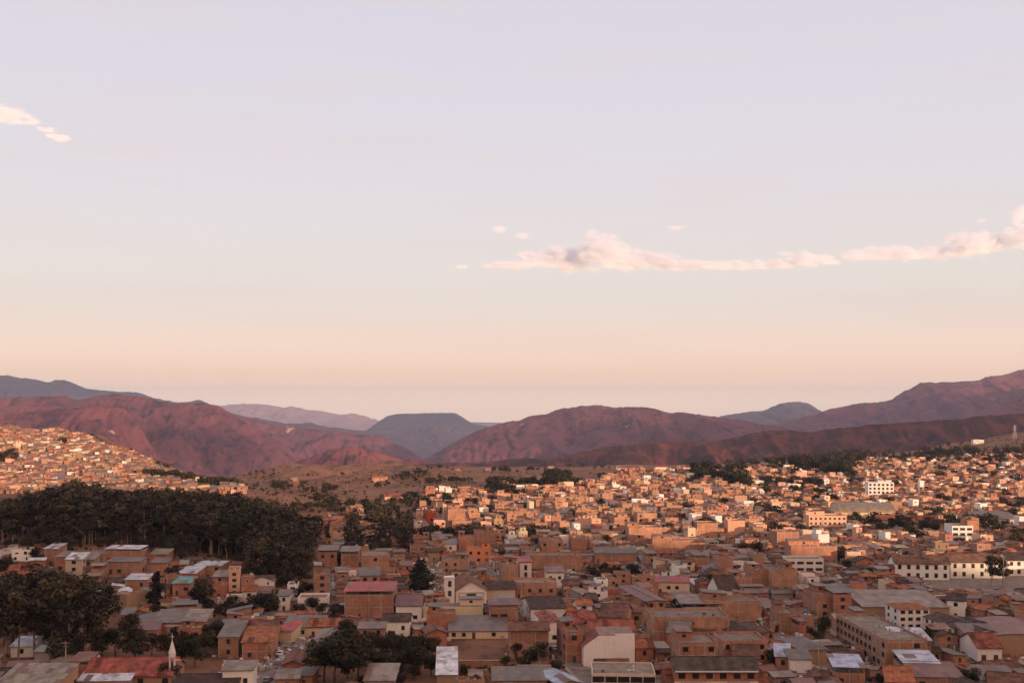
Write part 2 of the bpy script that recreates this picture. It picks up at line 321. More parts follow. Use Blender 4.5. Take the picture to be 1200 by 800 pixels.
# ------------------------------------------------------------------ houses
def house_parts(s, detail):
    """s: dict(w,d,h,wall,roof,rt,st).  Returns [(part name, MB, label or None)], windows [(x,y,z,rot,w,h,kind)]"""
    w, d, h, rt = s['w'], s['d'], s['h'], s['rt']; st = s['st']
    rr = random.Random(s['seed'])
    wm, wc0, _ = WALL[s['wall']]; wc = s['wc']; wmi = MI[wm]
    rm, _, _ = ROOF[s['roof']]; rc = s['rc']; rmi = MI[rm]
    parts = []; wins = []
    hw, hd = w/2, d/2
    W = MB(); P = s.get('pitch', .38)
    top = h
    if rt in ('flat', 'canopy'):
        par = s.get('par', .7)
        # outer walls up to the parapet, and a roof deck inside
        W.quad([(-hw,-hd,-4),(hw,-hd,-4),(hw,-hd,h+par),(-hw,-hd,h+par)], wc, wmi)
        W.quad([(hw,-hd,-4),(hw,hd,-4),(hw,hd,h+par),(hw,-hd,h+par)], wc, wmi)
        W.quad([(hw,hd,-4),(-hw,hd,-4),(-hw,hd,h+par),(hw,hd,h+par)], wc, wmi)
        W.quad([(-hw,hd,-4),(-hw,-hd,-4),(-hw,-hd,h+par),(-hw,hd,h+par)], wc, wmi)
        t = .22
        for a in ((-hw,hw,-hd,-hd+t),(-hw,hw,hd-t,hd),(-hw,-hw+t,-hd+t,hd-t),(hw-t,hw,-hd+t,hd-t)):
            W.quad([(a[0],a[2],h+par),(a[1],a[2],h+par),(a[1],a[3],h+par),(a[0],a[3],h+par)], wc, wmi)
        W.quad([(-hw+t,-hd+t,h+par),(hw-t,-hd+t,h+par),(hw-t,-hd+t,h),(-hw+t,-hd+t,h)], wc, wmi)
        W.quad([(hw-t,hd-t,h+par),(-hw+t,hd-t,h+par),(-hw+t,hd-t,h),(hw-t,hd-t,h)], wc, wmi)
        W.quad([(-hw+t,hd-t,h+par),(-hw+t,-hd+t,h+par),(-hw+t,-hd+t,h),(-hw+t,hd-t,h)], wc, wmi)
        W.quad([(hw-t,-hd+t,h+par),(hw-t,hd-t,h+par),(hw-t,hd-t,h),(hw-t,-hd+t,h)], wc, wmi)
        parts.append(['wall', W, None])
        Rf = MB(); dc = s['rc'] if rt == 'flat' and s['roof'] == 'conc' else jit(ROOF['conc'][1], .15)
        Rf.quad([(-hw+t,-hd+t,h),(hw-t,-hd+t,h),(hw-t,hd-t,h),(-hw+t,hd-t,h)], dc, MI['concrete'])
        up = None
        if w > 5 and d > 5 and rt == 'flat' and not s.get('plain') and rr.random() < .62:      # half-built upper room
            up = MB(); fw = rr.uniform(.3, .75)*w; fd = rr.uniform(.3, .6)*d; bx = rr.choice([-1, 1])*(hw-t-fw/2-.05); by = hd-t-fd/2-.05; uh = rr.uniform(2.0, 2.8)
            up.box(bx-fw/2, bx+fw/2, by-fd/2, by+fd/2, h, h+uh, jit(wc, .12), wmi, False)
            q = .3; tt = rr.uniform(-.12, .12)*fw/2; rn = rr.choice(['grey','rust','tan','rust','mauve','tbrown'])
            up.roof([(bx-fw/2-q,by-fd/2-q*2,h+uh+.2-tt),(bx+fw/2+q,by-fd/2-q*2,h+uh+.2+tt),(bx+fw/2+q,by+fd/2+q,h+uh+.35+tt),(bx-fw/2-q,by+fd/2+q,h+uh+.35-tt)], .12, jit(ROOF[rn][1], .2), MI[ROOF[rn][0]], rr, detail)
            if fw > 3: up.quad([(bx-.6,by-fd/2-.04,h+.9),(bx+.6,by-fd/2-.04,h+.9),(bx+.6,by-fd/2-.04,h+1.9),(bx-.6,by-fd/2-.04,h+1.9)], (.03,.025,.022), MI['glass'])
        parts.append(['roof' if rt == 'flat' else 'roof_deck', Rf, None])
        if up: parts.append(['upper_room', up, None])
        top = h+par
        if rt == 'canopy':
            K = MB(); ch = s.get('ch', 2.4); tl = s.get('tilt', .06)
            o = .5; cd0, cd1 = -hd-o, hd*s.get('cf', 1.)+o*.5
            zf, zb = h+ch, h+ch+tl*(cd1-cd0)
            K.roof([(-hw-o,cd0,zf),(hw+o,cd0,zf),(hw+o,cd1,zb),(-hw-o,cd1,zb)], .14, rc, rmi, rr, detail)
            parts.append(['roof', K, None])
            npst = max(2, int(w/4)+1)
            for k in range(npst):
                xx = -hw+.2+(w-.4)*k/(npst-1)
                Pp = MB(); Pp.box(xx-.12, xx+.12, -hd+.02, -hd+.26, h, zf-.14+tl*(o+.1), CONC, MI['concrete'], False); parts.append(['post', Pp, None])
                Pp = MB(); Pp.box(xx-.12, xx+.12, cd1-o*.5-.3, cd1-o*.5-.06, h, zb-.14-tl*(o+.1), CONC, MI['concrete'], False); parts.append(['post', Pp, None])
        elif s['wall'].startswith('brick') and rr.random() < .6:
            nx = max(2, int(w/4)+1); ny = max(2, int(d/5)+1)
            for i in range(nx):
                for j in range(ny):
                    if rr.random() < .5: continue
                    xx = -hw+.2+(w-.4)*i/(nx-1); yy = -hd+.2+(d-.4)*j/(ny-1)
                    Pp = MB(); Pp.box(xx-.14, xx+.14, yy-.14, yy+.14, top-.3, top+rr.uniform(.5, 1.3), CONC, MI['concrete'], False)
                    parts.append(['column_stub', Pp, None])
    elif rt in ('gx', 'gy'):
        # gx: ridge runs along x (eave towards the camera);  gy: gable end towards the camera
        o = .55
        if rt == 'gx':
            rh = P*hd
            W.quad([(-hw,-hd,-4),(hw,-hd,-4),(hw,-hd,h),(-hw,-hd,h)], wc, wmi)
            W.quad([(hw,hd,-4),(-hw,hd,-4),(-hw,hd,h),(hw,hd,h)], wc, wmi)
            W.quad([(hw,-hd,-4),(hw,hd,-4),(hw,hd,h),(hw,0,h+rh),(hw,-hd,h)], wc, wmi)
            W.quad([(-hw,hd,-4),(-hw,-hd,-4),(-hw,-hd,h),(-hw,0,h+rh),(-hw,hd,h)], wc, wmi)
            Rf = MB(); e = P*o; t = .2; z0 = h-e+.12; zr = h+rh+.14
            Rf.roof([(-hw-o,-hd-o,z0),(hw+o,-hd-o,z0),(hw+o,0,zr),(-hw-o,0,zr)], t, rc, rmi, rr, detail)
            Rf.roof([(-hw-o,0,zr-.003),(hw+o,0,zr-.003),(hw+o,hd+o,z0),(-hw-o,hd+o,z0)], t, rc, rmi, rr, detail)
            if detail: Rf.box(-hw-o, hw+o, -.16, .16, zr-.05, zr+.1, tuple(c*.8 for c in rc), rmi)
        else:
            rh = P*hw
            W.quad([(-hw,-hd,-4),(hw,-hd,-4),(hw,-hd,h),(0,-hd,h+rh),(-hw,-hd,h)], wc, wmi)
            W.quad([(hw,hd,-4),(-hw,hd,-4),(-hw,hd,h),(0,hd,h+rh),(hw,hd,h)], wc, wmi)
            W.quad([(hw,-hd,-4),(hw,hd,-4),(hw,hd,h),(hw,-hd,h)], wc, wmi)
            W.quad([(-hw,hd,-4),(-hw,-hd,-4),(-hw,-hd,h),(-hw,hd,h)], wc, wmi)
            Rf = MB(); e = P*o; t = .2; z0 = h-e+.12; zr = h+rh+.14
            Rf.roof([(-hw-o,-hd-o,z0),(0,-hd-o,zr),(0,hd+o,zr),(-hw-o,hd+o,z0)], t, rc, rmi, rr, detail)
            Rf.roof([(0,-hd-o,zr-.003),(hw+o,-hd-o,z0),(hw+o,hd+o,z0),(0,hd+o,zr-.003)], t, rc, rmi, rr, detail)
            if detail: Rf.box(-.16, .16, -hd-o, hd+o, zr-.05, zr+.1, tuple(c*.8 for c in rc), rmi)
        parts += [['wall', W, None], ['roof', Rf, None]]
    elif rt == 'hip':
        o = .6; rh = P*min(hw, hd); z0 = h-P*o+.1
        W.box(-hw, hw, -hd, hd, -4, h, wc, wmi, False)
        Rf = MB(); n = 0
        a = [(-hw-o,-hd-o,z0),(hw+o,-hd-o,z0),(hw+o,hd+o,z0),(-hw-o,hd+o,z0)]
        if hw > hd: r0, r1 = (-hw+hd, 0, h+rh), (hw-hd, 0, h+rh)
        else: r0, r1 = (0, -hd+hw, h+rh), (0, hd-hw, h+rh)
        if hw > hd: fs = [[a[0],a[1],r1,r0],[a[1],a[2],r1],[a[2],a[3],r0,r1],[a[3],a[0],r0]]
        else: fs = [[a[0],a[1],r0],[a[1],a[2],r1,r0],[a[2],a[3],r1],[a[3],a[0],r0,r1]]
        for f in fs: Rf.quad(f, rc, rmi)
        Rf.quad([a[3],a[2],a[1],a[0]], rc, rmi)
        parts += [['wall', W, None], ['roof', Rf, None]]
    elif rt == 'cut':        # flat top whose left end slopes down, seen as one blank end wall
        xc = -hw+w*.30; hl = h*.66; t = .2
        f = [(-hw,-4),(hw,-4),(hw,h),(xc,h),(-hw,hl)]
        W.quad([(x,-hd,z) for x, z in f], wc, wmi); W.quad([(x,hd,z) for x, z in f[::-1]], wc, wmi)
        W.quad([(hw,-hd,-4),(hw,hd,-4),(hw,hd,h),(hw,-hd,h)], wc, wmi); W.quad([(-hw,hd,-4),(-hw,-hd,-4),(-hw,-hd,hl),(-hw,hd,hl)], wc, wmi)
        W.box(-hw+w*.62, hw, -hd, -hd+.25, h-.01, h+.45, wc, wmi)
        Rf = MB(); Rf.roof([(-hw-.7,-hd+.05,hl-.35),(xc,-hd+.05,h+.12),(xc,hd,h+.12),(-hw-.7,hd,hl-.35)], t, rc, rmi, rr, detail)
        Rf.roof([(xc+.003,-hd+.3,h+.13),(hw,-hd+.3,h+.13),(hw,hd,h+.13),(xc+.003,hd,h+.13)], .12, jit(ROOF['rust'][1]), MI['tin'], rr, detail)
        parts += [['wall', W, None], ['roof', Rf, None]]
    elif rt in ('shed', 'shedl', 'shedr'):
        o = .45; p = s.get('tilt', .14); t = .16
        if rt == 'shed': zz = lambda x, y: h+p*(y+hd)
        elif rt == 'shedl': zz = lambda x, y: h+p*(x+hw)
        else: zz = lambda x, y: h+p*(hw-x)
        cs = [(-hw,-hd),(hw,-hd),(hw,hd),(-hw,hd)]
        for k in range(4):
            q, r = cs[k], cs[(k+1) % 4]
            W.quad([(*q,-4),(*r,-4),(*r,zz(*r)),(*q,zz(*q))], wc, wmi)
        Rf = MB(); co = [(-hw-o,-hd-o),(hw+o,-hd-o),(hw+o,hd+o),(-hw-o,hd+o)]
        Rf.roof([(*q, zz(*q)+t+.01) for q in co], t, rc, rmi, rr, detail)
        parts += [['wall', W, None], ['roof', Rf, None]]
    elif rt == 'arch':
        n = 14; rise = s.get('rise', .18)*w; W.box(-hw, hw, -hd, hd, -4, h, wc, wmi, False)
        Rf = MB(); pts = []
        ax = s.get('axis', 'y')
        for k in range(n+1):
            a = math.pi*k/n
            if ax == 'y': pts.append((-(hw+.4)*math.cos(a), h+rise*math.sin(a)))
            else: pts.append((-(hd+.4)*math.cos(a), h+rise*math.sin(a)))
        for k in range(n):
            (a, za), (b, zb) = pts[k], pts[k+1]
            if ax == 'y': Rf.slab([(a,-hd-.4,za),(b,-hd-.4,zb),(b,hd+.4,zb),(a,hd+.4,za)], .15, rc, rmi)
            else: Rf.slab([(-hw-.4,a,za),(hw+.4,a,za),(hw+.4,b,zb),(-hw-.4,b,zb)], .15, rc, rmi)
        G = MB()
        if ax == 'y':
            for yy, q in ((-hd, 1), (hd, -1)):
                f = [(a, yy, za-.12) for a, za in pts]; G.quad(f[::-1] if q == 1 else f, wc, wmi)
        else:
            for xx, q in ((-hw, 1), (hw, -1)):
                f = [(xx, a, za-.12) for a, za in pts]; G.quad(f if q == 1 else f[::-1], wc, wmi)
        W.v, W.f, W.c, W.m = W.v+G.v, W.f+[tuple(len(W.v)+i for i in f) for f in G.f], W.c+G.c, W.m+G.m
        parts += [['wall', W, None], ['roof', Rf, None]]
    # concrete frame on bare brick
    if s['wall'].startswith('brick') and detail and not s.get('noframe') and (st > 1 or w > 8):
        Fr = MB(); fc = jit(CONC, .12); nx = max(1, round(w/4.2)); ny = max(1, round(d/5.)); e = .035
        ftop = top if rt in ('flat', 'canopy') else h-.15
        sh = h/st
        for k in range(nx+1):
            xx = -hw+.14+(w-.28)*k/nx
            Fr.box(xx-.14-(.03 if k == 0 else 0), xx+.14+(.03 if k == nx else 0), -hd-e, -hd+.05, -3, ftop, fc, MI['concrete'], False)
        for sd in (-1, 1):
            for k in range(1, ny+1):
                yy = -hd+.14+(d-.28)*k/ny
                x0 = sd*hw
                Fr.box(min(x0, x0+sd*e)-.01, max(x0, x0+sd*e)+.01, yy-.14, yy+.14, -3, ftop, fc, MI['concrete'], False)
        for k in range(1, st+1):
            zz = sh*k - (.12 if k < st or rt in ('flat', 'canopy') else .4)
            Fr.box(-hw-.02, hw+.02, -hd-e+.006, -hd+.04, zz-.13, zz+.13, fc, MI['concrete'])
            for sd in (-1, 1):
                x0 = sd*hw
                Fr.box(min(x0, x0+sd*(e-.006))-.01, max(x0, x0+sd*(e-.006))+.01, -hd+.05, hd-.05, zz-.13, zz+.13, fc, MI['concrete'])
        parts.append(['concrete_frame', Fr, None])
    # openings
    dens = s.get('win', .75)
    sh = h/st; ww = s.get('ww', rr.choice([1.1, 1.3, 1.6])); wh = s.get('wh', min(1.4, sh*.5))
    if dens > 0:
        nx = max(1, int(w/s.get('pitchx', 3.4)))
        did_door = False
        for f in range(st):
            for k in range(nx):
                xx = -hw+(k+.5)*w/nx
                zc = f*sh+sh*.56
                if f == 0 and not did_door and rr.random() < .45 or (f == 0 and s.get('doors')):
                    wins.append((xx, -hd, 1.05, 0, 1.0 if s.get('doors') is None else 1.3, 2.1, 'door')); did_door = True
                elif rr.random() < dens:
                    if 'hand' in s or s.get('ww'): wins.append((xx, -hd, zc, 0, ww, wh, 'window'))
                    else: wins.append((xx+rr.uniform(-.5, .5), -hd, zc+rr.uniform(-.15, .1), 0, rr.choice([.6, 1., 1.2, 1.2, 1.8]), rr.choice([.6, 1., 1.2, 1.2]), 'window'))
        nyy = max(1, int(d/4.5)); sd = s.get('side', .2)
        for f in range(st):
            for k in range(nyy):
                yy = -hd+(k+.5)*d/nyy; zc = f*sh+sh*.56
                if rr.random() < sd*dens: wins.append((hw, yy, zc, math.pi/2, ww, wh, 'window'))
                if rr.random() < sd*dens: wins.append((-hw, yy, zc, -math.pi/2, ww, wh, 'window'))
        if rt == 'gy' and rr.random() < .4 and P*hw > 1.6: wins.append((0, -hd, h+.5, 0, .9, .9, 'window'))
    if s.get('band'):    # pale balcony bands across the front
        for k in range(1, st+1):
            zz = sh*k; B = MB()
            B.box(-hw-.1, hw+.1, -hd-.9, -hd-.003, zz-.35, zz+.45 if k < st else zz-.05, (.7, .58, .48), MI['plaster']); parts.append(['balcony', B, None])
    return parts, wins

WIN = {}
def window_mesh(w, h, kind, fc):
    w = round(w, 1); h = round(h, 1); key = (w, h, kind, fc)
    if key in WIN: return WIN[key]
    if kind == 'door':
        a = MB(); a.box(-w/2-.09, w/2+.09, -.05, .02, -h/2, h/2+.09, (.30, .24, .2), MI['wood'])
        b = MB(); b.box(-w/2, w/2, -.075, .0, -h/2, h/2, (.10, .055, .035), MI['wood'])
    else:
        a = MB(); t = .08
        fcol = (.62, .56, .5) if fc else (.22, .17, .14)
        a.box(-w/2-t, w/2+t, -.05, .02, -h/2-t, h/2+t, fcol, MI['concrete'])
        b = MB(); b.box(-w/2, w/2, -.075, 0., -h/2, h/2, (.022, .02, .02), MI['glass'])
    WIN[key] = (a.mesh('window' if kind != 'door' else 'door'), b.mesh('pane' if kind != 'door' else 'door_leaf')); return WIN[key]

def build_house(s, name, label, cat, group=None, detail=2):
    root = empty(name, s['x'], s['y'], s['z'], s['rot']); tag(root, label, cat, group)
    parts, wins = house_parts(s, detail)
    for n, mb, lb in parts: mb.build(n, root, lb)
    for (x, y, z, r, w, h, k) in wins:
        a, b = window_mesh(w, h, k, s['wall'] in ('white', 'cream', 'peach'))
        o = bpy.data.objects.new('door' if k == 'door' else 'window', a); C.objects.link(o); o.parent = root
        o.location = (x, y, z); o.rotation_euler = (0, 0, r)
        p = bpy.data.objects.new('door_leaf' if k == 'door' else 'pane', b); C.objects.link(p); p.parent = o
    return root
def bake_house(mb, s, detail):
    parts, wins = house_parts(s, detail)
    for n, m, lb in parts: mb.add(m, s['x'], s['y'], s['z'], s['rot'])
    q = MB()
    for (x, y, z, r, w, h, k) in wins:
        c, sn = math.cos(r), math.sin(r); e = -.05
        def P(a, b): return (x+a*c-e*sn, y+a*sn+e*c, z+b)
        q.quad([P(-w/2,-h/2), P(w/2,-h/2), P(w/2,h/2), P(-w/2,h/2)], (.03, .024, .022), MI['glass'])
    mb.add(q, s['x'], s['y'], s['z'], s['rot'])

def spec(x, y, rot, w, d, h, wall, roof, rt, st, **k):
    s = dict(x=x, y=y, rot=rot, w=w, d=d, h=h, wall=wall, roof=roof, rt=rt, st=st, seed=R.randrange(10**6))
    s['wc'] = jit(WALL[wall][1], .14); s['rc'] = jit(ROOF[roof][1], .16)
    s['z'] = z1(x, y); s.update(k)
    if 'wcol' in s: s['wc'] = s['wcol']
    return s

# hand-placed buildings: read off the photograph as (left, right, eave row, wall height, depth, turn)
#   name, label, category, pxl, pxr, py_eave, h, d, rot, rooftype, wall, roof, storeys, options
HB = [
 ('warehouse','low shed with wide tan metal roof at the lower left corner of the town','warehouse',-14,59,808,5,20,2,'shed','adobe','tan',1,dict(tilt=.12)),
 ('long_house','long house with weathered red tiled roof beside the white spire','house',100,200,791,3.6,15,3,'gx','adobe','tred',1,dict(pitch=.45)),
 ('open_shed','open shed with pale metal roof in front of the long red tiled house','shed',92,151,797,3.2,8,3,'shed','grey','white',1,dict(tilt=.16)),
 ('house','small pale gabled house under the tall trees at lower left','house',49,69,778,4.5,10,-12,'gy','grey','tan',1,dict()),
 ('house','low house with white metal roof behind the tall trees at lower left','house',13,38,757,3.4,9,5,'shed','white','white',1,dict()),
 ('house','low white-roofed house right of another beneath the lower-left trees','house',40,58,763,3.4,8,-5,'shed','grey','white',1,dict()),
 ('chapel','white chapel with scalloped eaves and tan roof beside the steep street','chapel',261,296,785,6.5,8,5,'shed','white','tan',1,dict(tilt=.1)),
 ('house','low house with dark tiled roof in front of the scalloped white chapel','house',205,278,801,3.5,9,4,'gx','white','tdark',1,dict()),
 ('house','brick house with two grey metal roofs left of the steep street','house',256,279,746,6.5,15,3,'shed','brick','grey',2,dict(win=.2)),
 ('house','house with dark red ribbed roof left of the steep street top','house',287,323,738,6,11,3,'gx','brick','tbrown',2,dict()),
 ('house','brick house with bright terracotta roof beside the steep street','house',284,318,752,5.5,12,3,'shed','brickred','torange',2,dict(win=.25,tilt=.2)),
 ('workshop','grey sloping roof workshop with open side among the left gardens','workshop',152,177,729,4,18,-25,'shedr','grey','grey',1,dict(tilt=.14)),
 ('house','narrow brick house with faded red roof below the grey workshop','house',156,184,738,4,9,8,'shed','brickred','mauve',1,dict()),
 ('house','wide brick house with rippled tin roofs in the left gardens','house',180,214,729,4.6,14,6,'shed','brick','grey',1,dict()),
 ('house','brick house with tin shed roof, left of the garden trees','house',214,240,728,5.2,13,3,'shed','brick','tan',1,dict()),
 ('house','brick house with white tin canopy below the rippled roofs','house',196,222,733,3.4,6,6,'shed','grey','white',1,dict()),
 ('house','low orange walled brick house in the left gardens','house',210,236,737,4,7,3,'flat','brickred','conc',1,dict(win=.3)),
 ('house','small house with bright red roof at the head of the steep street','house',322,342,739,4,10,-10,'shed','cream','red',1,dict()),
 ('house','long grey metal roofed house at the top of the steep street','house',332,377,735,3.4,14,2,'shed','cream','grey',1,dict(tilt=.1)),
 ('warehouse','long grey metal roof running down beside the steep street','warehouse',352,377,768,4.2,38,0,'gy','grey','grey',1,dict(pitch=.2,win=.1)),
 ('house','brick house with brown tiled gable facing down the steep street','house',331,357,778,4.5,14,4,'gy','brickred','tbrown',1,dict(win=.1)),
 ('shed','low shed with tan sheet roof at the foot of the steep street','shed',323,350,795,3,7,6,'shed','brick','tan',1,dict()),
 ('shed','small shed with grey sheet roof right of the tan one','shed',346,366,791,3.2,6,-8,'shed','brick','grey',1,dict()),
 ('house','long cream house with orange tiled roof left of the tiled row','house',361,397,733,4,9,2,'gx','cream','torange',1,dict(pitch=.4)),
 ('house','cream house with brown tiled roof right of the orange tiled one','house',399,449,733,4,10,2,'gx','cream','tbrown',1,dict(pitch=.35)),
 ('house','two-level brick house with grey sheet roofs above the dark garden','house',420,451,736,6,7,3,'shed','brick','grey',2,dict(tilt=.1)),
 ('shed','tan metal roofed shed at the bottom edge amid dark trees','shed',427,462,797,4,13,0,'shed','grey','tan',1,dict(tilt=.12)),
 ('hall','big brick hall with long red metal canopy and broad blank wall','hall',404,461,697,9,20,2,'canopy','brick','red',2,dict(win=.1,ch=1.6,par=.3,cf=.6)),
 ('house','low brick annex with dark openings below the big brick hall','house',431,462,710,4.2,7,2,'flat','brickred','conc',1,dict(win=.8)),
 ('house','small two-storey white house with tin roof below the left forest','house',326,339,698,6,8,5,'shed','white','grey',2,dict(win=1)),
 ('house','long white house with three small windows left of the brick hall','house',349,383,702,5,11,4,'flat','white','conc',1,dict(win=.9)),
 ('apartment_block','four-storey brick block with pale roof edge below the left forest','apartment block',369,386,673,11.5,16,12,'flat','brick','white',4,dict(win=1,par=.3)),
 ('house','two-storey beige house with grey roof above the red metal canopy','house',422,445,674,7,12,8,'shed','adobe','grey',2,dict(win=1)),
 ('house','brick house with pale roof line at the corner of the forest','house',373,395,648,7,14,5,'canopy','brick','grey',2,dict(ch=1.5,win=.2)),
 ('house','brick house with flat top right of the forest corner','house',400,420,650,7,14,5,'canopy','brick','grey',2,dict(ch=1.8,win=.2)),
 ('house','long blank brick wall house behind the beige grey-roofed house','house',424,456,652,9,18,8,'flat','brick','conc',3,dict(win=.1)),
 ('house','white house with large faded red roof left of the church','house',464,494,709,6,22,3,'gx','white','mauve',2,dict(win=.8,pitch=.2)),
 ('house','white house with dark tiled roof and brown central bay','house',449,480,727,5.5,9,2,'gx','white','tdark',1,dict(win=1)),
 ('long_shed','long grey flat-roofed gallery in front of the church','gallery',496,566,711,5,9,1,'flat','cream','grey',1,dict(win=.3,par=.1)),
 ('house','brick fronted house with grey roof below the long gallery','house',500,533,721,5,10,1,'flat','brickred','grey',1,dict(win=0,noframe=True)),
 ('warehouse','wide warehouse with grey flat roof and cream wall above the brown field','warehouse',526,596,739,2.6,24,2,'shed','cream','grey',1,dict(tilt=.03,win=.3)),
 ('house','small brick gabled house with tin strip left of the brown field','house',500,524,741,5,9,14,'gy','brickred','tbrown',1,dict(win=.2)),
 ('house','brick house with dark roof and cream band facing the brown field','house',597,643,738,9,12,2,'gx','brick','tbrown',2,dict(win=.15,pitch=.25)),
 ('tower_house','narrow house with steep pale metal roof at the bottom centre','house',512,535,790,6,22,3,'shed','adobe','white',1,dict(tilt=.12,win=.3)),
 ('house','brick house with open terrace windows right of the church','house',574,607,712,6.5,10,3,'canopy','brick','mauve',1,dict(win=1,ch=1.2,ww=2.4)),
 ('house','house with arched brown roof behind the open terrace house','house',584,603,704,5.5,10,3,'arch','adobe','tan',1,dict()),
 ('house','grey metal roofed house at the bottom edge left of the main street','house',578,641,797,3.6,12,2,'shed','adobe','grey',1,dict(tilt=.08)),
 ('house','pale blue gabled tin roof house at the foot of the main street','house',648,676,800,4,14,20,'gy','adobe','blue',1,dict(pitch=.3)),
 ('gable_building','tall building with blank white end wall beside the main street','building',684,744,744,9.6,13,2,'cut','white','tred',3,dict(win=0,wcol=(.86,.79,.73),tag='the blank white wall')),
 ('house','red tiled roof house behind the blank white end wall','house',692,744,738,8,12,4,'gx','adobe','tred',2,dict(win=.2)),
 ('house','three-storey brick house beside the main street, left of the blank white wall','house',663,683,742,9,14,9.5,'flat','brickred','tred',3,dict(win=.6,side=1)),
 ('house','red tiled house with high ridge along the right side of the main street','house',640,660,730,6.5,20,9.5,'gy','white','tred',2,dict(side=1,pitch=.3)),
 ('house','broad red tiled roof house two rows behind the blank white wall','house',668,699,729,6,13,6,'gx','brick','tred',1,dict()),
 ('house','big dark tiled roof house at the bend of the main street','house',622,663,712,6,20,9.5,'gx','white','tdark',2,dict(side=.9,pitch=.25)),
 ('house','brown tiled roof house with pale chimney wall, right of the red roofs','house',702,733,722,6,16,-14,'gx','adobe','tbrown',1,dict()),
 ('house','long brown tiled roof sloping to the right in mid town','house',716,752,716,5,14,-16,'gx','adobe','tbrown',1,dict()),
 ('house','grey slab roofed house with open ground floor under the blank white wall','house',694,768,790,6,14,-3,'flat','cream','conc',2,dict(ww=3.2,wh=1.6,win=1,par=.25,plain=True)),
 ('house','small orange tiled house right of the blank white wall','house',745,766,758,4,9,6,'gx','brickred','torange',1,dict()),
 ('school','two-storey school with dark tiled roof and pale balcony bands at bottom centre','school',791,888,785,7,12,0,'gx','brickred','tdark',2,dict(win=1,band=True,ww=1.8,pitch=.4,noframe=True)),
 ('house','three-storey brick house with pink tin roof hut above the school','house',796,841,755,9,14,2,'flat','brick','mauve',3,dict(win=.5)),
 ('house','long brick house with whitewashed roof edge in the middle of town','house',765,855,724,8.5,16,1,'flat','brick','conc',2,dict(win=0,par=.5)),
 ('house','low grey tin roofed house in front of the long brick house','house',812,838,737,5,9,-4,'shed','brick','grey',1,dict()),
 ('house','grey roofed house between the blank white wall and the long brick house','house',782,806,741,5.5,14,-18,'gx','brick','grey',1,dict()),
 ('house','wide brick house with a tall corner column right of the school','house',846,900,752,6.5,13,2,'flat','brick','mauve',2,dict(win=.5)),
 ('house','broad brown tiled roof above the right end of the school','house',860,889,770,5,13,-10,'gx','adobe','tbrown',1,dict()),
 ('warehouse','large faded red roofed hall with white lower storey in mid town','hall',757,781,704,6.5,34,12,'gy','brick','mauve',2,dict(win=1,pitch=.12,side=.3)),
 ('house','long brick wall house under the dark roofs in mid town','house',826,892,706,6.5,13,0,'flat','brick','rust',2,dict(win=.1)),
 ('pavilion','open pavilion with arched tan metal roof in mid town','pavilion',798,846,713,4.5,15,0,'canopy','grey','tan',1,dict(ch=2,win=0)),
 ('house','white house with steep dark roof and dormer windows in mid town','house',842,866,690,5,12,12,'gx','white','tdark',1,dict(win=1,pitch=.8)),
 ('house','house with long bright red metal roof in mid town','house',769,808,682,5,10,-4,'shed','cream','red',1,dict(tilt=.1)),
 ('house','large dark hipped roof house right of the long brick house','house',858,891,742,5,18,6,'hip','adobe','tdark',1,dict()),
 ('apartment_block','long four-storey brick block turned at an angle on the right','apartment block',1003,1043,747,8.6,13,-86,'flat','brick','conc',3,dict(win=.8,tag='the angled brick block',par=.6,pos=(118,353),dim=(41,13),ww=1.8)),
 ('house','tan hipped metal roof house left of the angled brick block','house',938,970,760,4.6,16,8,'hip','adobe','grey',1,dict()),
 ('shelter','pale blue metal canopy on posts at the bottom right of centre','shelter',978,1013,789,3.4,13,-8,'canopy','brick','blue',1,dict(ch=2,win=.3,par=.3)),
 ('house','brick house with wide white metal canopy right of the angled brick block','house',1051,1090,757,6,15,-8,'canopy','brick','white',2,dict(ch=2,win=.8,par=.4)),
 ('house','tall brick house with bare columns behind the angled block','house',957,976,697,8.5,13,8,'flat','brick','grey',3,dict(win=.4)),
 ('house','tall brick house with grey sheet top right of its twin','house',977,998,698,8.5,14,8,'canopy','brickred','grey',3,dict(win=.2,ch=1.4)),
 ('house','plain brick house with column stubs left of the angled brick block','house',914,935,720,6,12,3,'flat','brick','conc',2,dict(win=0)),
 ('house','pale blue roofed house above a white wall at right of the school','house',909,926,769,4,11,-12,'shed','brick','blue',1,dict()),
 ('house','long grey roofed house with white wall panel right of the school','house',926,951,772,4,8,-3,'shed','white','grey',1,dict(win=0)),
 ('market_hall','very long hall with plain brown sloping roof on the right','hall',1012,1112,711,5,28,-2,'shed','adobe','tan',1,dict(tilt=.06,win=0)),
 ('hotel','white three-storey hotel with rows of dark windows and tiled roof','hotel',1053,1090,713,7.5,12,4,'hip','white','torange',3,dict(win=1,pitchx=2.8,side=1,tag='the white hotel',pitch=.2)),
 ('gallery','long dark roofed gallery with white posts slanting down right','gallery',1102,1133,741,6,42,-82,'gx','white','tdark',2,dict(pitch=.25,side=1,win=1,pos=(152,372),dim=(30,10),ww=1.6)),
 ('house','white walled house with red tiled roof and three doors on the right','house',1146,1174,758,4.5,15,-2,'gx','white','tred',1,dict(doors=True,pitchx=3.2,pitch=.4)),
 ('house','brick house with grey metal roof behind the three-door white house','house',1133,1167,743,6,10,-4,'shed','brick','grey',2,dict()),
 ('market_hall','huge red arched roof hall at the right edge of the photo','hall',1160,1232,752,4.2,30,-14,'arch','adobe','mauve',1,dict(rise=.14,win=0,tag='the red arched hall')),
 ('house','white gabled house above the red arched roof','house',1138,1160,732,5.5,9,25,'gy','white','tdark',1,dict(win=.3)),
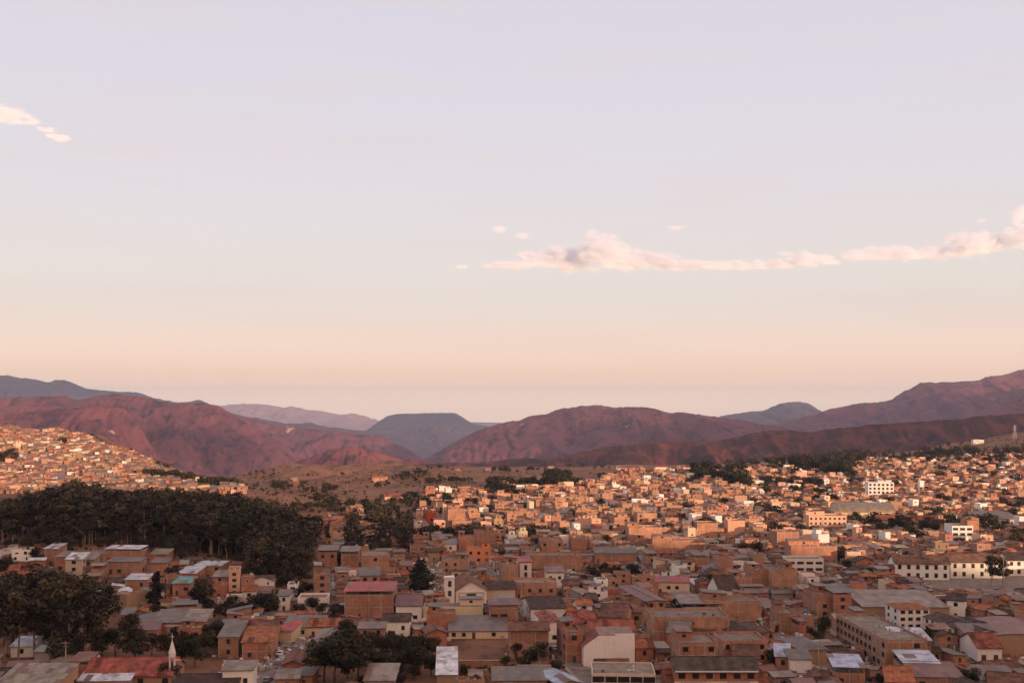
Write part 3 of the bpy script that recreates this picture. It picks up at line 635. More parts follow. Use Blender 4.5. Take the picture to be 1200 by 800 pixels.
 ('shelter','pale blue sheet roof shelter at the lower right','shelter',1060,1100,784,4,13,-6,'canopy','brick','blue',1,dict(ch=2,par=.3,win=.2)),
 ('house','wide house with red and rust sheet roofs at the lower right','house',1072,1128,793,4.5,12,-5,'shed','brick','mauve',1,dict(tilt=.12)),
 ('house','orange tiled house at the bottom edge below the pale blue shelter','house',1040,1070,798,4,14,-12,'gx','brickred','torange',1,dict()),
 ('shed','grey sheet roofed shed at the bottom right corner','shed',1152,1192,797,3.5,11,-8,'shed','grey','grey',1,dict()),
 ('house','dark tiled house at the bottom right corner of the photo','house',1168,1212,806,4,14,-20,'gx','cream','tbrown',1,dict()),
 ('house','white two-storey house with pale flat top below the plaza','house',1114,1137,703,7,14,-25,'gx','white','tdark',2,dict(win=.8,pitch=.2)),
 ('arcade_house','long white two-storey house with balcony doors on the left of the plaza','house',1050,1112,660,7.5,13,-6,'gx','white','tbrown',2,dict(win=1,pitchx=3.6,ww=1.5,wh=2.,pitch=.45,tag='the white plaza row')),
 ('arcade_house','long white two-storey house with balcony doors behind the plaza trees','house',1114,1177,658.5,7.5,13,0,'gx','white','tbrown',2,dict(win=1,pitchx=3.6,ww=1.5,wh=2.,pitch=.45)),
 ('arcade_house','white balconied house at the right end of the plaza','house',1181,1216,656,7.5,12,0,'gx','white','tdark',2,dict(win=1,pitchx=3.4,ww=1.5,wh=1.8,pitch=.45)),
 ('school','long white school with two dark window strips in sunlit mid town','school',922,965,656,6,11,-2,'flat','white','conc',2,dict(win=1,ww=3.2,pitchx=3.6,wh=1.2,tag='the striped white school')),
 ('apartment_block','wide sunlit brick block directly behind the striped white school','apartment block',927,981,641,9,13,0,'flat','brick','conc',3,dict(win=.1,tag='the wide sunlit block')),
 ('apartment_block','sunlit brick block with pointed side shadow at upper right of centre','apartment block',910,937,624,9.5,12,8,'flat','brick','conc',3,dict(win=0)),
 ('apartment_block','bright white four-storey block in the sunlit right of town','apartment block',959,972,627,9,12,2,'flat','white','conc',3,dict(win=.2)),
 ('apartment_block','white stepped block with ribbon windows above the plaza','apartment block',1116,1140,617,9,14,-4,'flat','white','conc',3,dict(win=1,ww=2.8)),
 ('apartment_block','orange brick block beside the white stepped block','apartment block',1134,1147,611,12,12,-4,'flat','brickred','conc',4,dict(win=.1)),
 ('apartment_block','tall plain sunlit brick tower left of centre','apartment block',525,545,597,15,20,6,'flat','brick','conc',5,dict(win=.1,tag='the tall sunlit tower')),
 ('house','stepped brick house at the foot of the tall sunlit tower','house',530,553,611,8,14,6,'flat','brick','conc',3,dict(win=.1)),
 ('house','bright orange-red painted block left of the tall sunlit tower','house',500,512,601,9,12,6,'flat','redp','conc',3,dict(win=.2)),
 ('apartment_block','wide sunlit brick block with red roof line in upper mid town','apartment block',737,776,619,9.5,13,3,'flat','brick','conc',3,dict(win=.1,tag='the block with red roof line')),
 ('apartment_block','sunlit brick block with grid of columns in upper mid town','apartment block',817,841,614,9,14,0,'flat','brick','conc',3,dict(win=.1)),
 ('apartment_block','square sunlit brick block with pale side, right of the gridded block','apartment block',853,873,611,10,13,0,'flat','peach','conc',3,dict(win=0)),
 ('apartment_block','small sunlit brick block behind the red roof line block','apartment block',720,738,607,9,12,5,'flat','brick','conc',3,dict(win=.2)),
 ('apartment_block','sunlit brick block with dark side on the upper middle slope','apartment block',747,770,602,11,13,5,'flat','brick','conc',4,dict(win=.2)),
 ('apartment_block','tall blank brick block shaded in mid town, left of the twin blocks','apartment block',881,903,669,8,15,2,'flat','brick','conc',3,dict(win=0)),
 ('apartment_block','broad blank brick block in shade below the striped white school','apartment block',905,935,669,9,15,4,'flat','brick','conc',3,dict(win=0)),
 ('house','narrow brick block with white top in shaded mid town','house',842,859,656,8.5,11,2,'flat','brick','conc',3,dict(win=.1)),
 ('house','very long brick wall building crossing mid town','house',616,682,652,7,13,0,'flat','brick','conc',2,dict(win=.05)),
 ('house','white fronted house with red roof stripe in mid town','house',640,661,673,6,12,2,'canopy','white','mauve',2,dict(win=.7,ch=1.2)),
 ('tower_house','narrow white house with dark vertical windows in mid town','house',609,623,661,9.5,13,6,'canopy','white','red',3,dict(win=1,wh=2.2,ch=1.2,tag='the narrow white house')),
 ('house','brick building topped by a white hut left of the narrow white house','house',588,607,663,10,14,6,'flat','brick','conc',3,dict(win=0)),
 ('house','long house with row of small windows below the narrow white house','house',602,652,684,6,13,-2,'flat','brick','conc',1,dict(win=1,ww=1.2,pitchx=4)),
 ('house','brick house with faded roof terrace above the crossing wall','house',634,660,634,8,13,5,'flat','brick','mauve',2,dict(win=.4)),
 ('house','plain tall brick house right of the faded roof terrace','house',670,688,631,8,12,5,'flat','brick','conc',2,dict(win=.1)),
 ('house','long low brick house with white strip in mid town','house',697,746,648,5,11,-2,'shed','brick','grey',1,dict(win=.1)),
 ('house','long sunlit brick wall at the edge of the shade in mid town','house',765,826,634,6,13,-4,'flat','brick','conc',2,dict(win=0)),
 ('house','two-tier brick building left of the church roofs','house',518,549,658,8,12,0,'flat','brick','conc',3,dict(win=.4)),
 ('house','low pale house in front of the two-tier brick building','house',529,552,669,4,8,0,'shed','cream','grey',1,dict(win=1)),
 ('house','broad brick house at the shade edge above the church','house',557,580,624,9,13,6,'flat','brick','conc',3,dict(win=.1)),
 ('house','brick house with deep red trim beside the shade edge','house',538,556,630,7,11,6,'flat','brickred','conc',2,dict(win=.2)),
 ('house','white house with dark roof above the church','house',521,535,637,5,10,6,'shed','white','grey',1,dict(win=1)),
 ('house','ochre house with dark arched openings above the church','house',547,575,644,7,11,3,'flat','orange','conc',2,dict(win=.8)),
 ('hangar','big sports hall with grey-brown arched roof in sunlit right town','sports hall',985,1048,600,7,30,-4,'arch','cream','tan',1,dict(rise=.15,axis='x',win=.2,tag='the arched sports hall')),
 ('large_building','big bright white building with square windows on the far right','building',1018,1047,566,13,16,-8,'flat','white','conc',4,dict(win=1,ww=1.8,wh=1.8,tag='the big white building')),
 ('tower','slim white tower right of the large white building','tower',1078,1083,564,13,5,0,'flat','white','conc',4,dict(win=.5)),
 ('hall','long sunlit hall with grey roof at the right edge','hall',1150,1195,608,5,24,-4,'shed','cream','grey',1,dict(tilt=.12,win=.3)),
 ('long_house','very long red tiled roof right of the arched sports hall','house',1030,1102,609,5,12,-4,'gx','cream','tred',1,dict(pitch=.4)),
 ('apartment_block','sunlit ochre building with arcades left of the sports hall','apartment block',948,992,605,9,14,0,'flat','peach','conc',3,dict(win=1,pitchx=3)),
 ('house','brick house with sharp white tin roof on the left terrace','house',123,164,646,5,9,-3,'canopy','brick','white',1,dict(ch=.9,par=.2,win=.2,tag='the tall left terrace house')),
 ('house','lower brick house with grey roof below the white tin roof house','house',125,164,659,5.5,8,-3,'shed','brick','grey',2,dict(tilt=.1,win=.3)),
 ('house','brick house with tan roof at right of the left terrace','house',176,196,650,4.5,9,0,'shed','brickred','tan',1,dict(win=.1)),
 ('house','brick house with small white awning on the left terrace','house',177,195,660,5.5,7,0,'shed','brick','grey',2,dict(win=.3)),
 ('house','three-storey cream house with dark windows on the left terrace','house',77,96,657,8.5,10,5,'shed','cream','white',3,dict(win=1)),
 ('house','narrow tan-roofed house beside the three-storey cream house','house',97,110,657,7,9,5,'shed','adobe','tan',2,dict(win=.6)),
 ('house','orange brick house with slim tin roof at far left terrace','house',52,67,644,7.5,9,-5,'shed','brick','white',2,dict(win=.4)),
 ('house','red brick house right of the slim tin roof house','house',64,77,654,6.5,9,-5,'shed','brickred','grey',2,dict(win=.2)),
 ('house','house with white metal roof and red wall on the left terrace','house',208,230,672,5,10,-6,'shed','brickred','white',1,dict()),
 ('house','wide brick house with two-step white roof before the forest','house',228,259,663,6,10,-4,'shed','brick','white',2,dict(win=.1,tilt=.06)),
 ('house','small grey-roofed house left of the teal-door tower house','house',249,266,676,6,9,0,'shed','brick','tan',2,dict()),
 ('tower_house','narrow four-storey house with teal ground floor by the forest','house',268,281,670,10,12,12,'flat','peach','conc',4,dict(win=1)),
 ('house','orange brick house below the teal-roofed one','house',250,263,687,5,9,2,'flat','brickred','conc',1,dict(win=.1)),
 ('house','brick house with teal metal roof in the left gardens','house',202,223,684,5,9,-3,'shed','brick','teal',1,dict(tilt=.14)),
 ('house','pale small house with orange roof near the forest edge','house',284,300,692,4,8,10,'gx','white','torange',1,dict()),
 ('house','low white domed-roof house under the left terrace','house',138,152,697,4,9,15,'arch','white','white',1,dict(rise=.3)),
 ('house','tall grey brick side wall house under the left terrace','house',143,157,699,6,12,-30,'flat','adobe','conc',2,dict(win=0)),
 ('house','brick house with orange lower wall under the left terrace','house',147,172,680,4.5,8,0,'shed','brick','white',1,dict()),
 ('villa','long white villa with red roof on the far edge of town','villa',725,748,548,7,12,0,'hip','white','tred',1,dict(win=.5)),
 ('villa','white villa with red roof and mast on the far plateau','villa',768,786,547,7,12,0,'hip','white','tred',1,dict(win=.5)),
 ('villa','long low white building with red roof on the far plateau','villa',800,823,547,7,11,0,'gx','white','tred',1,dict(win=.5)),
 ('villa','small white villa at the right of the far plateau row','villa',830,846,548,6,11,0,'gx','white','tred',1,dict(win=.5)),
 ('hilltop_house','white house alone on the brown hill at the right','house',1141,1153,515.5,6.5,12,-5,'flat','white','conc',2,dict(win=.3)),
]
placed = []
for i, e in enumerate(HB):
    name, label, cat, pl, pr, pe, h, d, rot, rt, wall, roof, st, opt = e
    pc = (pl+pr)/2; D = eave_at(pc, pe, h)
    r = math.radians(rot); w = (pr-pl)*D/F
    if abs(rot) > 45: w, d = 13., 38.; w, d = d, w
    elif abs(rot) > 20: w = w*.85
    cx = (pc-600)*D/F; cx, cy = cx - math.sin(r)*d/2*(1 if abs(rot) < 20 else .4), D + math.cos(r)*d/2
    # keep the middle of the building on the same line of sight
    if 'pos' in opt: (cx, cy), (w, d) = opt['pos'], opt['dim']
    s = spec(cx, cy, r, max(w, 3), d, h, wall, roof, rt, st, **opt)
    s['hand'] = (name, label, cat); placed.append(s)

# ------------------------------------------------------------------ free zones (photo pixels on the ground) and streets
def zone(pts): return [ground_at(*p) for p in pts]
ZONES = {
 'field': zone([(524,746),(596,746),(612,772),(606,790),(530,788),(520,760)]),
 'garden_mid': zone([(372,745),(420,742),(455,747),(500,752),(524,762),(528,800),(470,812),(365,812)]),
 'garden_low': zone([(596,762),(646,760),(668,792),(600,806),(578,792)]),
 'garden_left': zone([(-40,690),(60,690),(118,700),(150,738),(196,748),(232,750),(262,762),(266,812),(200,790),(110,778),(70,800),(-40,775)]),
 'garden_up': zone([(236,718),(300,712),(326,728),(320,730),(290,727),(262,735),(240,735)]),
 'wood_corner': zone([(-60,632),(200,640),(290,668),(330,700),(372,700),(366,668),(372,640),(395,625),(470,610),(478,640),(410,640),(400,628),(360,600),(0,600)]),
 'lot_church': zone([(545,700),(498,694),(500,660),(480,660),(478,694)]),
 'mid_grove': zone([(690,668),(742,668),(752,688),(690,690)]),
 'plaza': zone([(1086,673),(1230,671),(1240,692),(1090,692)]),
 'grove_r': zone([(935,752),(955,725),(972,728),(975,762),(940,765)]),
}
def inpoly(x, y, P):
    c = False; n = len(P)
    for i in range(n):
        x0, y0 = P[i]; x1, y1 = P[(i+1) % n]
        if (y0 > y) != (y1 > y) and x < (x1-x0)*(y-y0)/(y1-y0)+x0: c = not c
    return c
def corners(s, m=0):
    c, q = math.cos(s['rot']), math.sin(s['rot']); a, b = s['w']/2+m, s['d']/2+m
    return [(s['x']+u*c-v*q, s['y']+u*q+v*c) for u, v in ((-a,-b),(a,-b),(a,b),(-a,b))]
def overlap(s, t):
    if (s['x']-t['x'])**2+(s['y']-t['y'])**2 > (math.hypot(s['w'], s['d'])/2+math.hypot(t['w'], t['d'])/2)**2: return False
    A, B = corners(s, -.4), corners(t, -.1)
    for P, Q in ((A, B), (B, A)):
        for k in range(4):
            ex, ey = P[(k+1) % 4][0]-P[k][0], P[(k+1) % 4][1]-P[k][1]; nx, ny = ey, -ex
            a = [nx*p[0]+ny*p[1] for p in P]; b = [nx*p[0]+ny*p[1] for p in Q]
            if max(a) <= min(b) or max(b) <= min(a): return False if P is A or True else None
    return True
CELL = 25.
gridh = {}
def gkeys(s, m=0):
    r = math.hypot(s['w'], s['d'])/2+m
    for i in range(int((s['x']-r)//CELL), int((s['x']+r)//CELL)+1):
        for j in range(int((s['y']-r)//CELL), int((s['y']+r)//CELL)+1): yield (i, j)
def reg(s):
    for k in gkeys(s): gridh.setdefault(k, []).append(s)
def clash(s):
    seen = set()
    for k in gkeys(s):
        for t in gridh.get(k, ()):
            if id(t) in seen: continue
            seen.add(id(t))
            if overlap(s, t): return True
    return False
for s in placed: reg(s)
# drop no hand-placed house; blockers for the church and the steep street
church_c = ground_at(546, 712)
reg(dict(x=church_c[0]+6, y=church_c[1]+16, rot=TH, w=26, d=36))
for k in range(12): reg(dict(x=-72.5+k*.0, y=255+k*13, rot=0, w=9, d=14))

def uv(x, y): return x*CT+y*ST, -x*ST+y*CT
def xy(u, v): return u*CT-v*ST, u*ST+v*CT
US, VS, SW = 76., 92., 8.   # block pitch and street width
U0 = 75.

def visible_dir(x, y, m=60):
    if y < 240: return False
    px = 600+F*x/y
    return -m*6 < px < 1200+m*6 and y < 2100
def city_mask(x, y):
    px, py = proj(x, y, z1(x, y))
    if y < 268: return False
    if px < -180 or px > 1400: return False
    # outer limit of the built-up area, as a photo row on the ground for each column
    lim = np.interp(px, [-200, 0, 300, 372, 400, 440, 480, 500, 560, 640, 690, 720, 800, 900, 1000, 1100, 1200, 1400],
                    [652, 652, 672, 655, 640, 645, 630, 582, 580, 577, 572, 559, 557, 552, 543, 538, 534, 534])
    if py < lim: return False
    if px < 372 and y > 560: return False
    for n, P in ZONES.items():
        if inpoly(x, y, P): return False
    return True

houses = list(placed); yards = []; lowyards = []
PROT = []
for s in placed:
    yf = s['y']-math.cos(s['rot'])*s['d']/2
    if abs(s['rot']) > .8: yf = s['y']-12
    p0, pb = proj(s['x'], yf, s['z']); _, pt = proj(s['x'], yf, s['z']+s['h']); hwp = s['w']/2*F/yf
    PROT.append((p0-hwp, p0+hwp, pt, min(pb, 800), yf, .6))
cx_, cy_ = proj(church_c[0], church_c[1], 0); PROT.append((cx_-20, cx_+18, cy_-26, cy_, church_c[1], .8))
for k in range(30):
    v = 318+k*6.; x_, y_ = xy(75, v); a_, b_ = proj(x_, y_, 0); g = 2.6*F/y_; PROT.append((a_-g, a_+g, b_-2, b_+2, y_, 1.))
    if k < 13: a_, b_ = proj(-72.5, 318+k*6., 0); PROT.append((a_-g, a_+g, b_-2, b_+2, 318+k*6., 1.))
for n_, P_ in ZONES.items():
    if n_ in ('field', 'plaza', 'lot_church'):
        q = [proj(a, b, z1(a, b)) for a, b in P_]; PROT.append((min(t[0] for t in q)+4, max(t[0] for t in q)-4, min(t[1] for t in q), max(t[1] for t in q), max(p[1] for p in P_), .7))
def hides(s):
    yf = s['y']-s['d']/2; c0, _ = proj(s['x'], yf, 0); hwp = s['w']/2*F/yf; a, b = c0-hwp, c0+hwp
    zt = s['z']+s['h']+(2.4 if s['rt'] in ('canopy', 'flat') else 1.6); top = min(proj(s['x'], yf, zt)[1], proj(s['x'], s['y']+s['d']/2, zt)[1])
    for (l, r, t, u, D, fr) in PROT:
        if yf < D-2 and min(b, r)-max(a, l) > min(3, .25*(r-l)) and top < t+fr*(u-t) and top < u and proj(s['x'], yf, s['z'])[1] > t: return True
    return False
def pick(zone_d, px):
    """wall, roof, roof type, storeys for a lot"""
    r = R.random()
    if zone_d < 620:
        if r < .54: return R.choice(['brick','adobe','adobe','cream','white','brickred']), R.choice(['tbrown','tbrown','tdark','tred','tdark','torange','tbrown']), R.choice(['gx','gx','gy']), R.choice([1,1,2])
        if r < .74: return R.choice(['brick','brick','adobe','cream','grey','brickred']), R.choice(['grey','grey','tan','rust','grey','mauve','rust','rust','grey','tan','white']), R.choice(['shed','shed','shedl','shedr','gx']), R.choice([1,1,1,2])
        if r < .83: return R.choice(['brick','brick','brickred','adobe']), R.choice(['grey','tan','rust','grey','mauve']), 'canopy', R.choice([1,2,2])
        return R.choice(['brick','brick','brick','brickred','adobe','cream','white']), 'conc', 'flat', R.choice([1,1,2,2,3])
    if px > 880:
        if r < .42: return R.choice(['white','white','cream','brick','adobe','peach']), R.choice(['tbrown','tred','torange','tbrown','tdark']), R.choice(['gx','gx','gy','hip']), R.choice([1,1,2])
        if r < .58: return R.choice(['brick','cream','adobe','peach']), R.choice(['grey','tan','rust','mauve']), R.choice(['shed','gx']), R.choice([1,1,2])
        return R.choice(['brick','brick','brick','brick','peach','peach','cream','white','adobe','adobe']), 'conc', 'flat', R.choice([1,1,2,2,3])
    if r < (.22 if zone_d < 850 else .12): return R.choice(['cream','white','brick']), R.choice(['tbrown','tred','torange']), R.choice(['gx','gy']), R.choice([1,2])
    if r < (.46 if zone_d < 850 else .28): return R.choice(['brick','brick','cream']), R.choice(['grey','rust','tan','mauve']), R.choice(['shed','canopy']), R.choice([1,2])
    return R.choice(['brick','brick','brick','brick','brick','brick','peach','peach','cream','adobe','brickred','brick','white','adobe']), 'conc', 'flat', R.choice([1,1,2,2,2,3,3,4])
def lots(u0, u1, v0, v1, out, mx):
    w, d = u1-u0, v1-v0
    if w*d < mx*R.uniform(.75, 1.5) and max(w, d) < 16 or min(w, d) < 5.4 and max(w, d) < 14:
        out.append((u0, u1, v0, v1)); return
    if w > d: t = u0+w*R.uniform(.36, .64); lots(u0, t, v0, v1, out, mx); lots(t, u1, v0, v1, out, mx)
    else: t = v0+d*R.uniform(.36, .64); lots(u0, u1, v0, t, out, mx); lots(u0, u1, t, v1, out, mx)
roads = []
for i in range(-14, 22):
    for j in range(0, 22):
        bu = U0+4+i*US; bv = 215+4+j*VS
        cx, cy = xy(bu+US/2-4, bv+VS/2-4)
        if not visible_dir(cx, cy): continue
        out = []; lots(bu, bu+US-SW, bv, bv+VS-SW, out, 56 if cy < 1000 else 70)
        for (a, b, c, d) in out:
            x, y = xy((a+b)/2, (c+d)/2)
            if not city_mask(x, y): continue
            px = 600+F*x/y
            green = float(vnoise(x/90+40, y/90+11))
            if R.random() < .06 or (y > 640 and green > .78 and R.random() < .6): yards.append((x, y)); continue
            wall, roof, rt, st = pick(y, px)
            w, dd = (b-a)*R.uniform(.8, 1.0), (d-c)*R.uniform(.74, 1.0)
            h = st*R.uniform(2.25, 2.6)+R.uniform(-.2, .5)
            s = spec(x, y, TH+math.radians(R.gauss(0, 4) if R.random() < .8 else R.uniform(-14, 10)), w-.25, dd-.25, h, wall, roof, rt, st, win=R.choice([.1, .3, .5, .7, .9]), side=R.choice([0, .1, .3]), par=R.choice([.2, .5, .9]), tilt=R.uniform(.06, .18), pitch=R.uniform(.26, .42), ch=R.uniform(1.2, 2.4))
            if y < 900 and hides(s):
                s['h'] = 2.7; s['st'] = 1; s['plain'] = True
                if s['rt'] == 'canopy': s['rt'] = 'flat'; s['roof'] = 'conc'
                if hides(s):
                    lowyards.append((x, y)); continue
            if clash(s):
                s['w'] *= .7; s['d'] *= .7
                if clash(s): 
                    s['w'] *= .7; s['d'] *= .7
                    if clash(s): continue
            reg(s); houses.append(s)
            # back sheds leaning on the house
# left hillside suburb
for k in range(17000):
    px = R.uniform(-60, 285); D = R.uniform(835, 1330)
    x = (px-600)*D/F; zz = z1(x, D)
    _, py = proj(x, D, zz)
    lim = np.interp(px, [-60, 0, 60, 120, 180, 240, 285], [610, 606, 592, 575, 572, 572, 590])
    if py > lim+6: continue
    if float(vnoise(x/60+3, D/45+8)) > .80: 
        if R.random() < .15: yards.append((x, D))
        continue
    w = R.uniform(3.2, 7.5); d = R.uniform(3.2, 5.6)
    wall = R.choice(['brick','brick','peach','cream','adobe','adobe','peach','brickred','white'] if R.random() < .75 else ['adobe','brick']); roof = R.choice(['conc','conc','grey','tan','rust','rust','torange','tbrown'])
    rt = 'flat' if roof == 'conc' else R.choice(['shed','shed','gx']); st = R.choice([1,1,1,2])
    s = spec(x, D, math.radians(R.gauss(4, 9)), w, d, st*2.5, wall, roof, rt, st, win=.4, side=.1, par=.3)
    if clash(s): continue
    reg(s); houses.append(s)
# scattered farm houses on the brown hills
for k in range(26):
    px = R.uniform(330, 1180); py = R.uniform(552, 600) if px < 500 else R.uniform(536, 552)
    x, y = ground_at(px, py)
    if y > 1900: continue
    s = spec(x, y, R.uniform(-.3, .3), R.uniform(8, 16), R.uniform(7, 10), 3.4, R.choice(['white','peach','brick','cream']), R.choice(['tred','tan','grey','torange']), 'gx', 1)
    if clash(s): continue
    reg(s); houses.append(s)
for k in range(60):   # houses between the two woods, left of centre
    x, y = ground_at(R.uniform(388, 440), R.uniform(603, 640))
    s = spec(x, y, R.uniform(0, .3), R.uniform(7, 12), R.uniform(7, 10), 5.5, R.choice(['brick','peach','brick','brickred']), R.choice(['conc','conc','rust']), 'flat', 2)
    if clash(s): continue
    reg(s); houses.append(s)

# ------------------------------------------------------------------ who shows largest: coarse front-to-back coverage in the photo frame
cover = np.zeros((800, 1200), bool)
def score(x, y, zb, zt, w):
    px, pb = proj(x, y, zb); _, pt = proj(x, y, zt); hw = w/2*F/y
    a, b = int(max(0, px-hw)), int(min(1200, px+hw+1)); c, d = int(max(0, pt)), int(min(800, pb+1))
    if a >= b or c >= d: return 0
    r = cover[c:d, a:b]; n = int((~r).sum()); cover[c:d, a:b] = True; return n
for s in sorted(houses, key=lambda s: s['y']-s['d']/2):
    yf = s['y']-s['d']/2
    # roof area counts too: the top row of the back edge
    _, pb = proj(s['x'], yf, s['z']); _, pk = proj(s['x'], s['y']+s['d']/2, s['z']+s['h']+1)
    px = 600+F*s['x']/yf; hw = s['w']/2*F/yf
    a, b = int(max(0, px-hw)), int(min(1200, px+hw+1)); c, d = int(max(0, pk)), int(min(800, pb+1))
    if a >= b or c >= d: s['score'] = 0; continue
    r = cover[c:d, a:b]; s['score'] = int((~r).sum()); cover[c:d, a:b] = True
hand = [s for s in houses if 'hand' in s]
rest = sorted([s for s in houses if 'hand' not in s], key=lambda s: -s['score'])
NIND = 300 - len(hand)
indiv = [s for s in rest[:NIND] if s['score'] > 6]; stuff = [s for s in rest if s not in indiv[:0]]
ids = set(id(s) for s in indiv); stuff = [s for s in rest if id(s) not in ids]
print('houses', len(houses), 'hand', len(hand), 'indiv', len(indiv), 'stuff', len(stuff))

# ------------------------------------------------------------------ labels for the rest
LM = [(s['hand'], s) for s in hand if s.get('tag')]
LMK = [(s['tag'], s['x'], s['y']) for s in hand if s.get('tag')]
LMK += [('the white church', church_c[0], church_c[1]), ('the brown field', *ground_at(560, 762)), ('the white spire', *ground_at(202, 800)),
        ('the school', *ground_at(838, 800)), ('the big brick hall', *ground_at(432, 722)), ('the plaza', *ground_at(1150, 680)),
        ('the steep street', *ground_at(340, 755)), ('the dark garden', *ground_at(450, 790)), ('the long hall', *ground_at(1060, 722)),
        ('the pale blue shelter', *ground_at(995, 797)), ('the long brick house', *ground_at(810, 735)), ('the conical dark tree', *ground_at(493, 692)),
        ('the faded red hall', *ground_at(768, 715)), ('the left forest', *ground_at(200, 640)), ('the lower left trees', *ground_at(60, 740)),
        ('the main street bend', *ground_at(615, 712))]
LMP = [(t, *proj(x, y, z1(x, y))) for t, x, y in LMK]
def where(x, y):
    px, py = proj(x, y, z1(x, y))
    best = min(LMP, key=lambda l: (l[1]-px)**2+(2.2*(l[2]-py))**2)
    dx, dy = px-best[1], (py-best[2])*2.2
    if abs(dx) > abs(dy): return ('right of ' if dx > 0 else 'left of ')+best[0]
    return ('in front of ' if dy > 0 else 'behind ')+best[0]
ORD = ['nearest', 'second nearest', 'third nearest', 'fourth nearest', 'fifth nearest', 'sixth nearest', 'seventh nearest', 'eighth nearest', 'ninth nearest', 'tenth nearest', 'eleventh nearest', 'twelfth nearest'] + [w+' nearest' for w in 'thirteenth fourteenth fifteenth sixteenth seventeenth eighteenth nineteenth twentieth'.split()]
def auto_labels(items, describe):
    _auto(items, describe)
    for it in items:
        for wd in (' metal', ' canopied', ' gabled'):
            if len(it['label'].replace('-', ' ').split()) > 16: it['label'] = it['label'].replace(wd, '', 1)
def _auto(items, describe):
    g = {}
    for it in items: g.setdefault((describe(it), where(it['x'], it['y'])), []).append(it)
    for (dsc, wh), L in g.items():
        L.sort(key=lambda t: t['y'])
        for k, it in enumerate(L):
            if len(L) == 1: it['label'] = f'{dsc} {wh}'
            elif k < 20: it['label'] = f'{ORD[k]} {dsc} {wh}'
            else: it['label'] = f'number {k+1} by distance, {dsc} {wh}'
NUM = ['', 'one-storey', 'two-storey', 'three-storey', 'four-storey', 'five-storey']
def dh(s):
    rn = ROOF[s['roof']][2]
    f = {'flat': 'flat roofed', 'canopy': f'{rn} canopied', 'gx': f'{rn}', 'gy': f'{rn} gabled', 'shed': f'{rn} roofed', 'shedl': f'{rn} roofed', 'shedr': f'{rn} roofed', 'hip': f'{rn} hip roofed', 'arch': 'arched'}[s['rt']]
    return f"{NUM[s['st']]} {WALL[s['wall']][2]} {f} house"
auto_labels(indiv, dh)
for s in hand:
    n, l, c = s['hand']; build_house(s, n, l, c, 'buildings of the hillside town')
for s in indiv: build_house(s, 'house', s['label'], 'house', 'buildings of the hillside town')
big = MB()
for s in stuff: bake_house(big, s, 1 if s['y'] < 900 else 0)
o = big.build('far_houses'); tag(o, 'mass of small distant brick and plaster houses filling the sunlit town and hillside', 'houses'); o['kind'] = 'stuff'

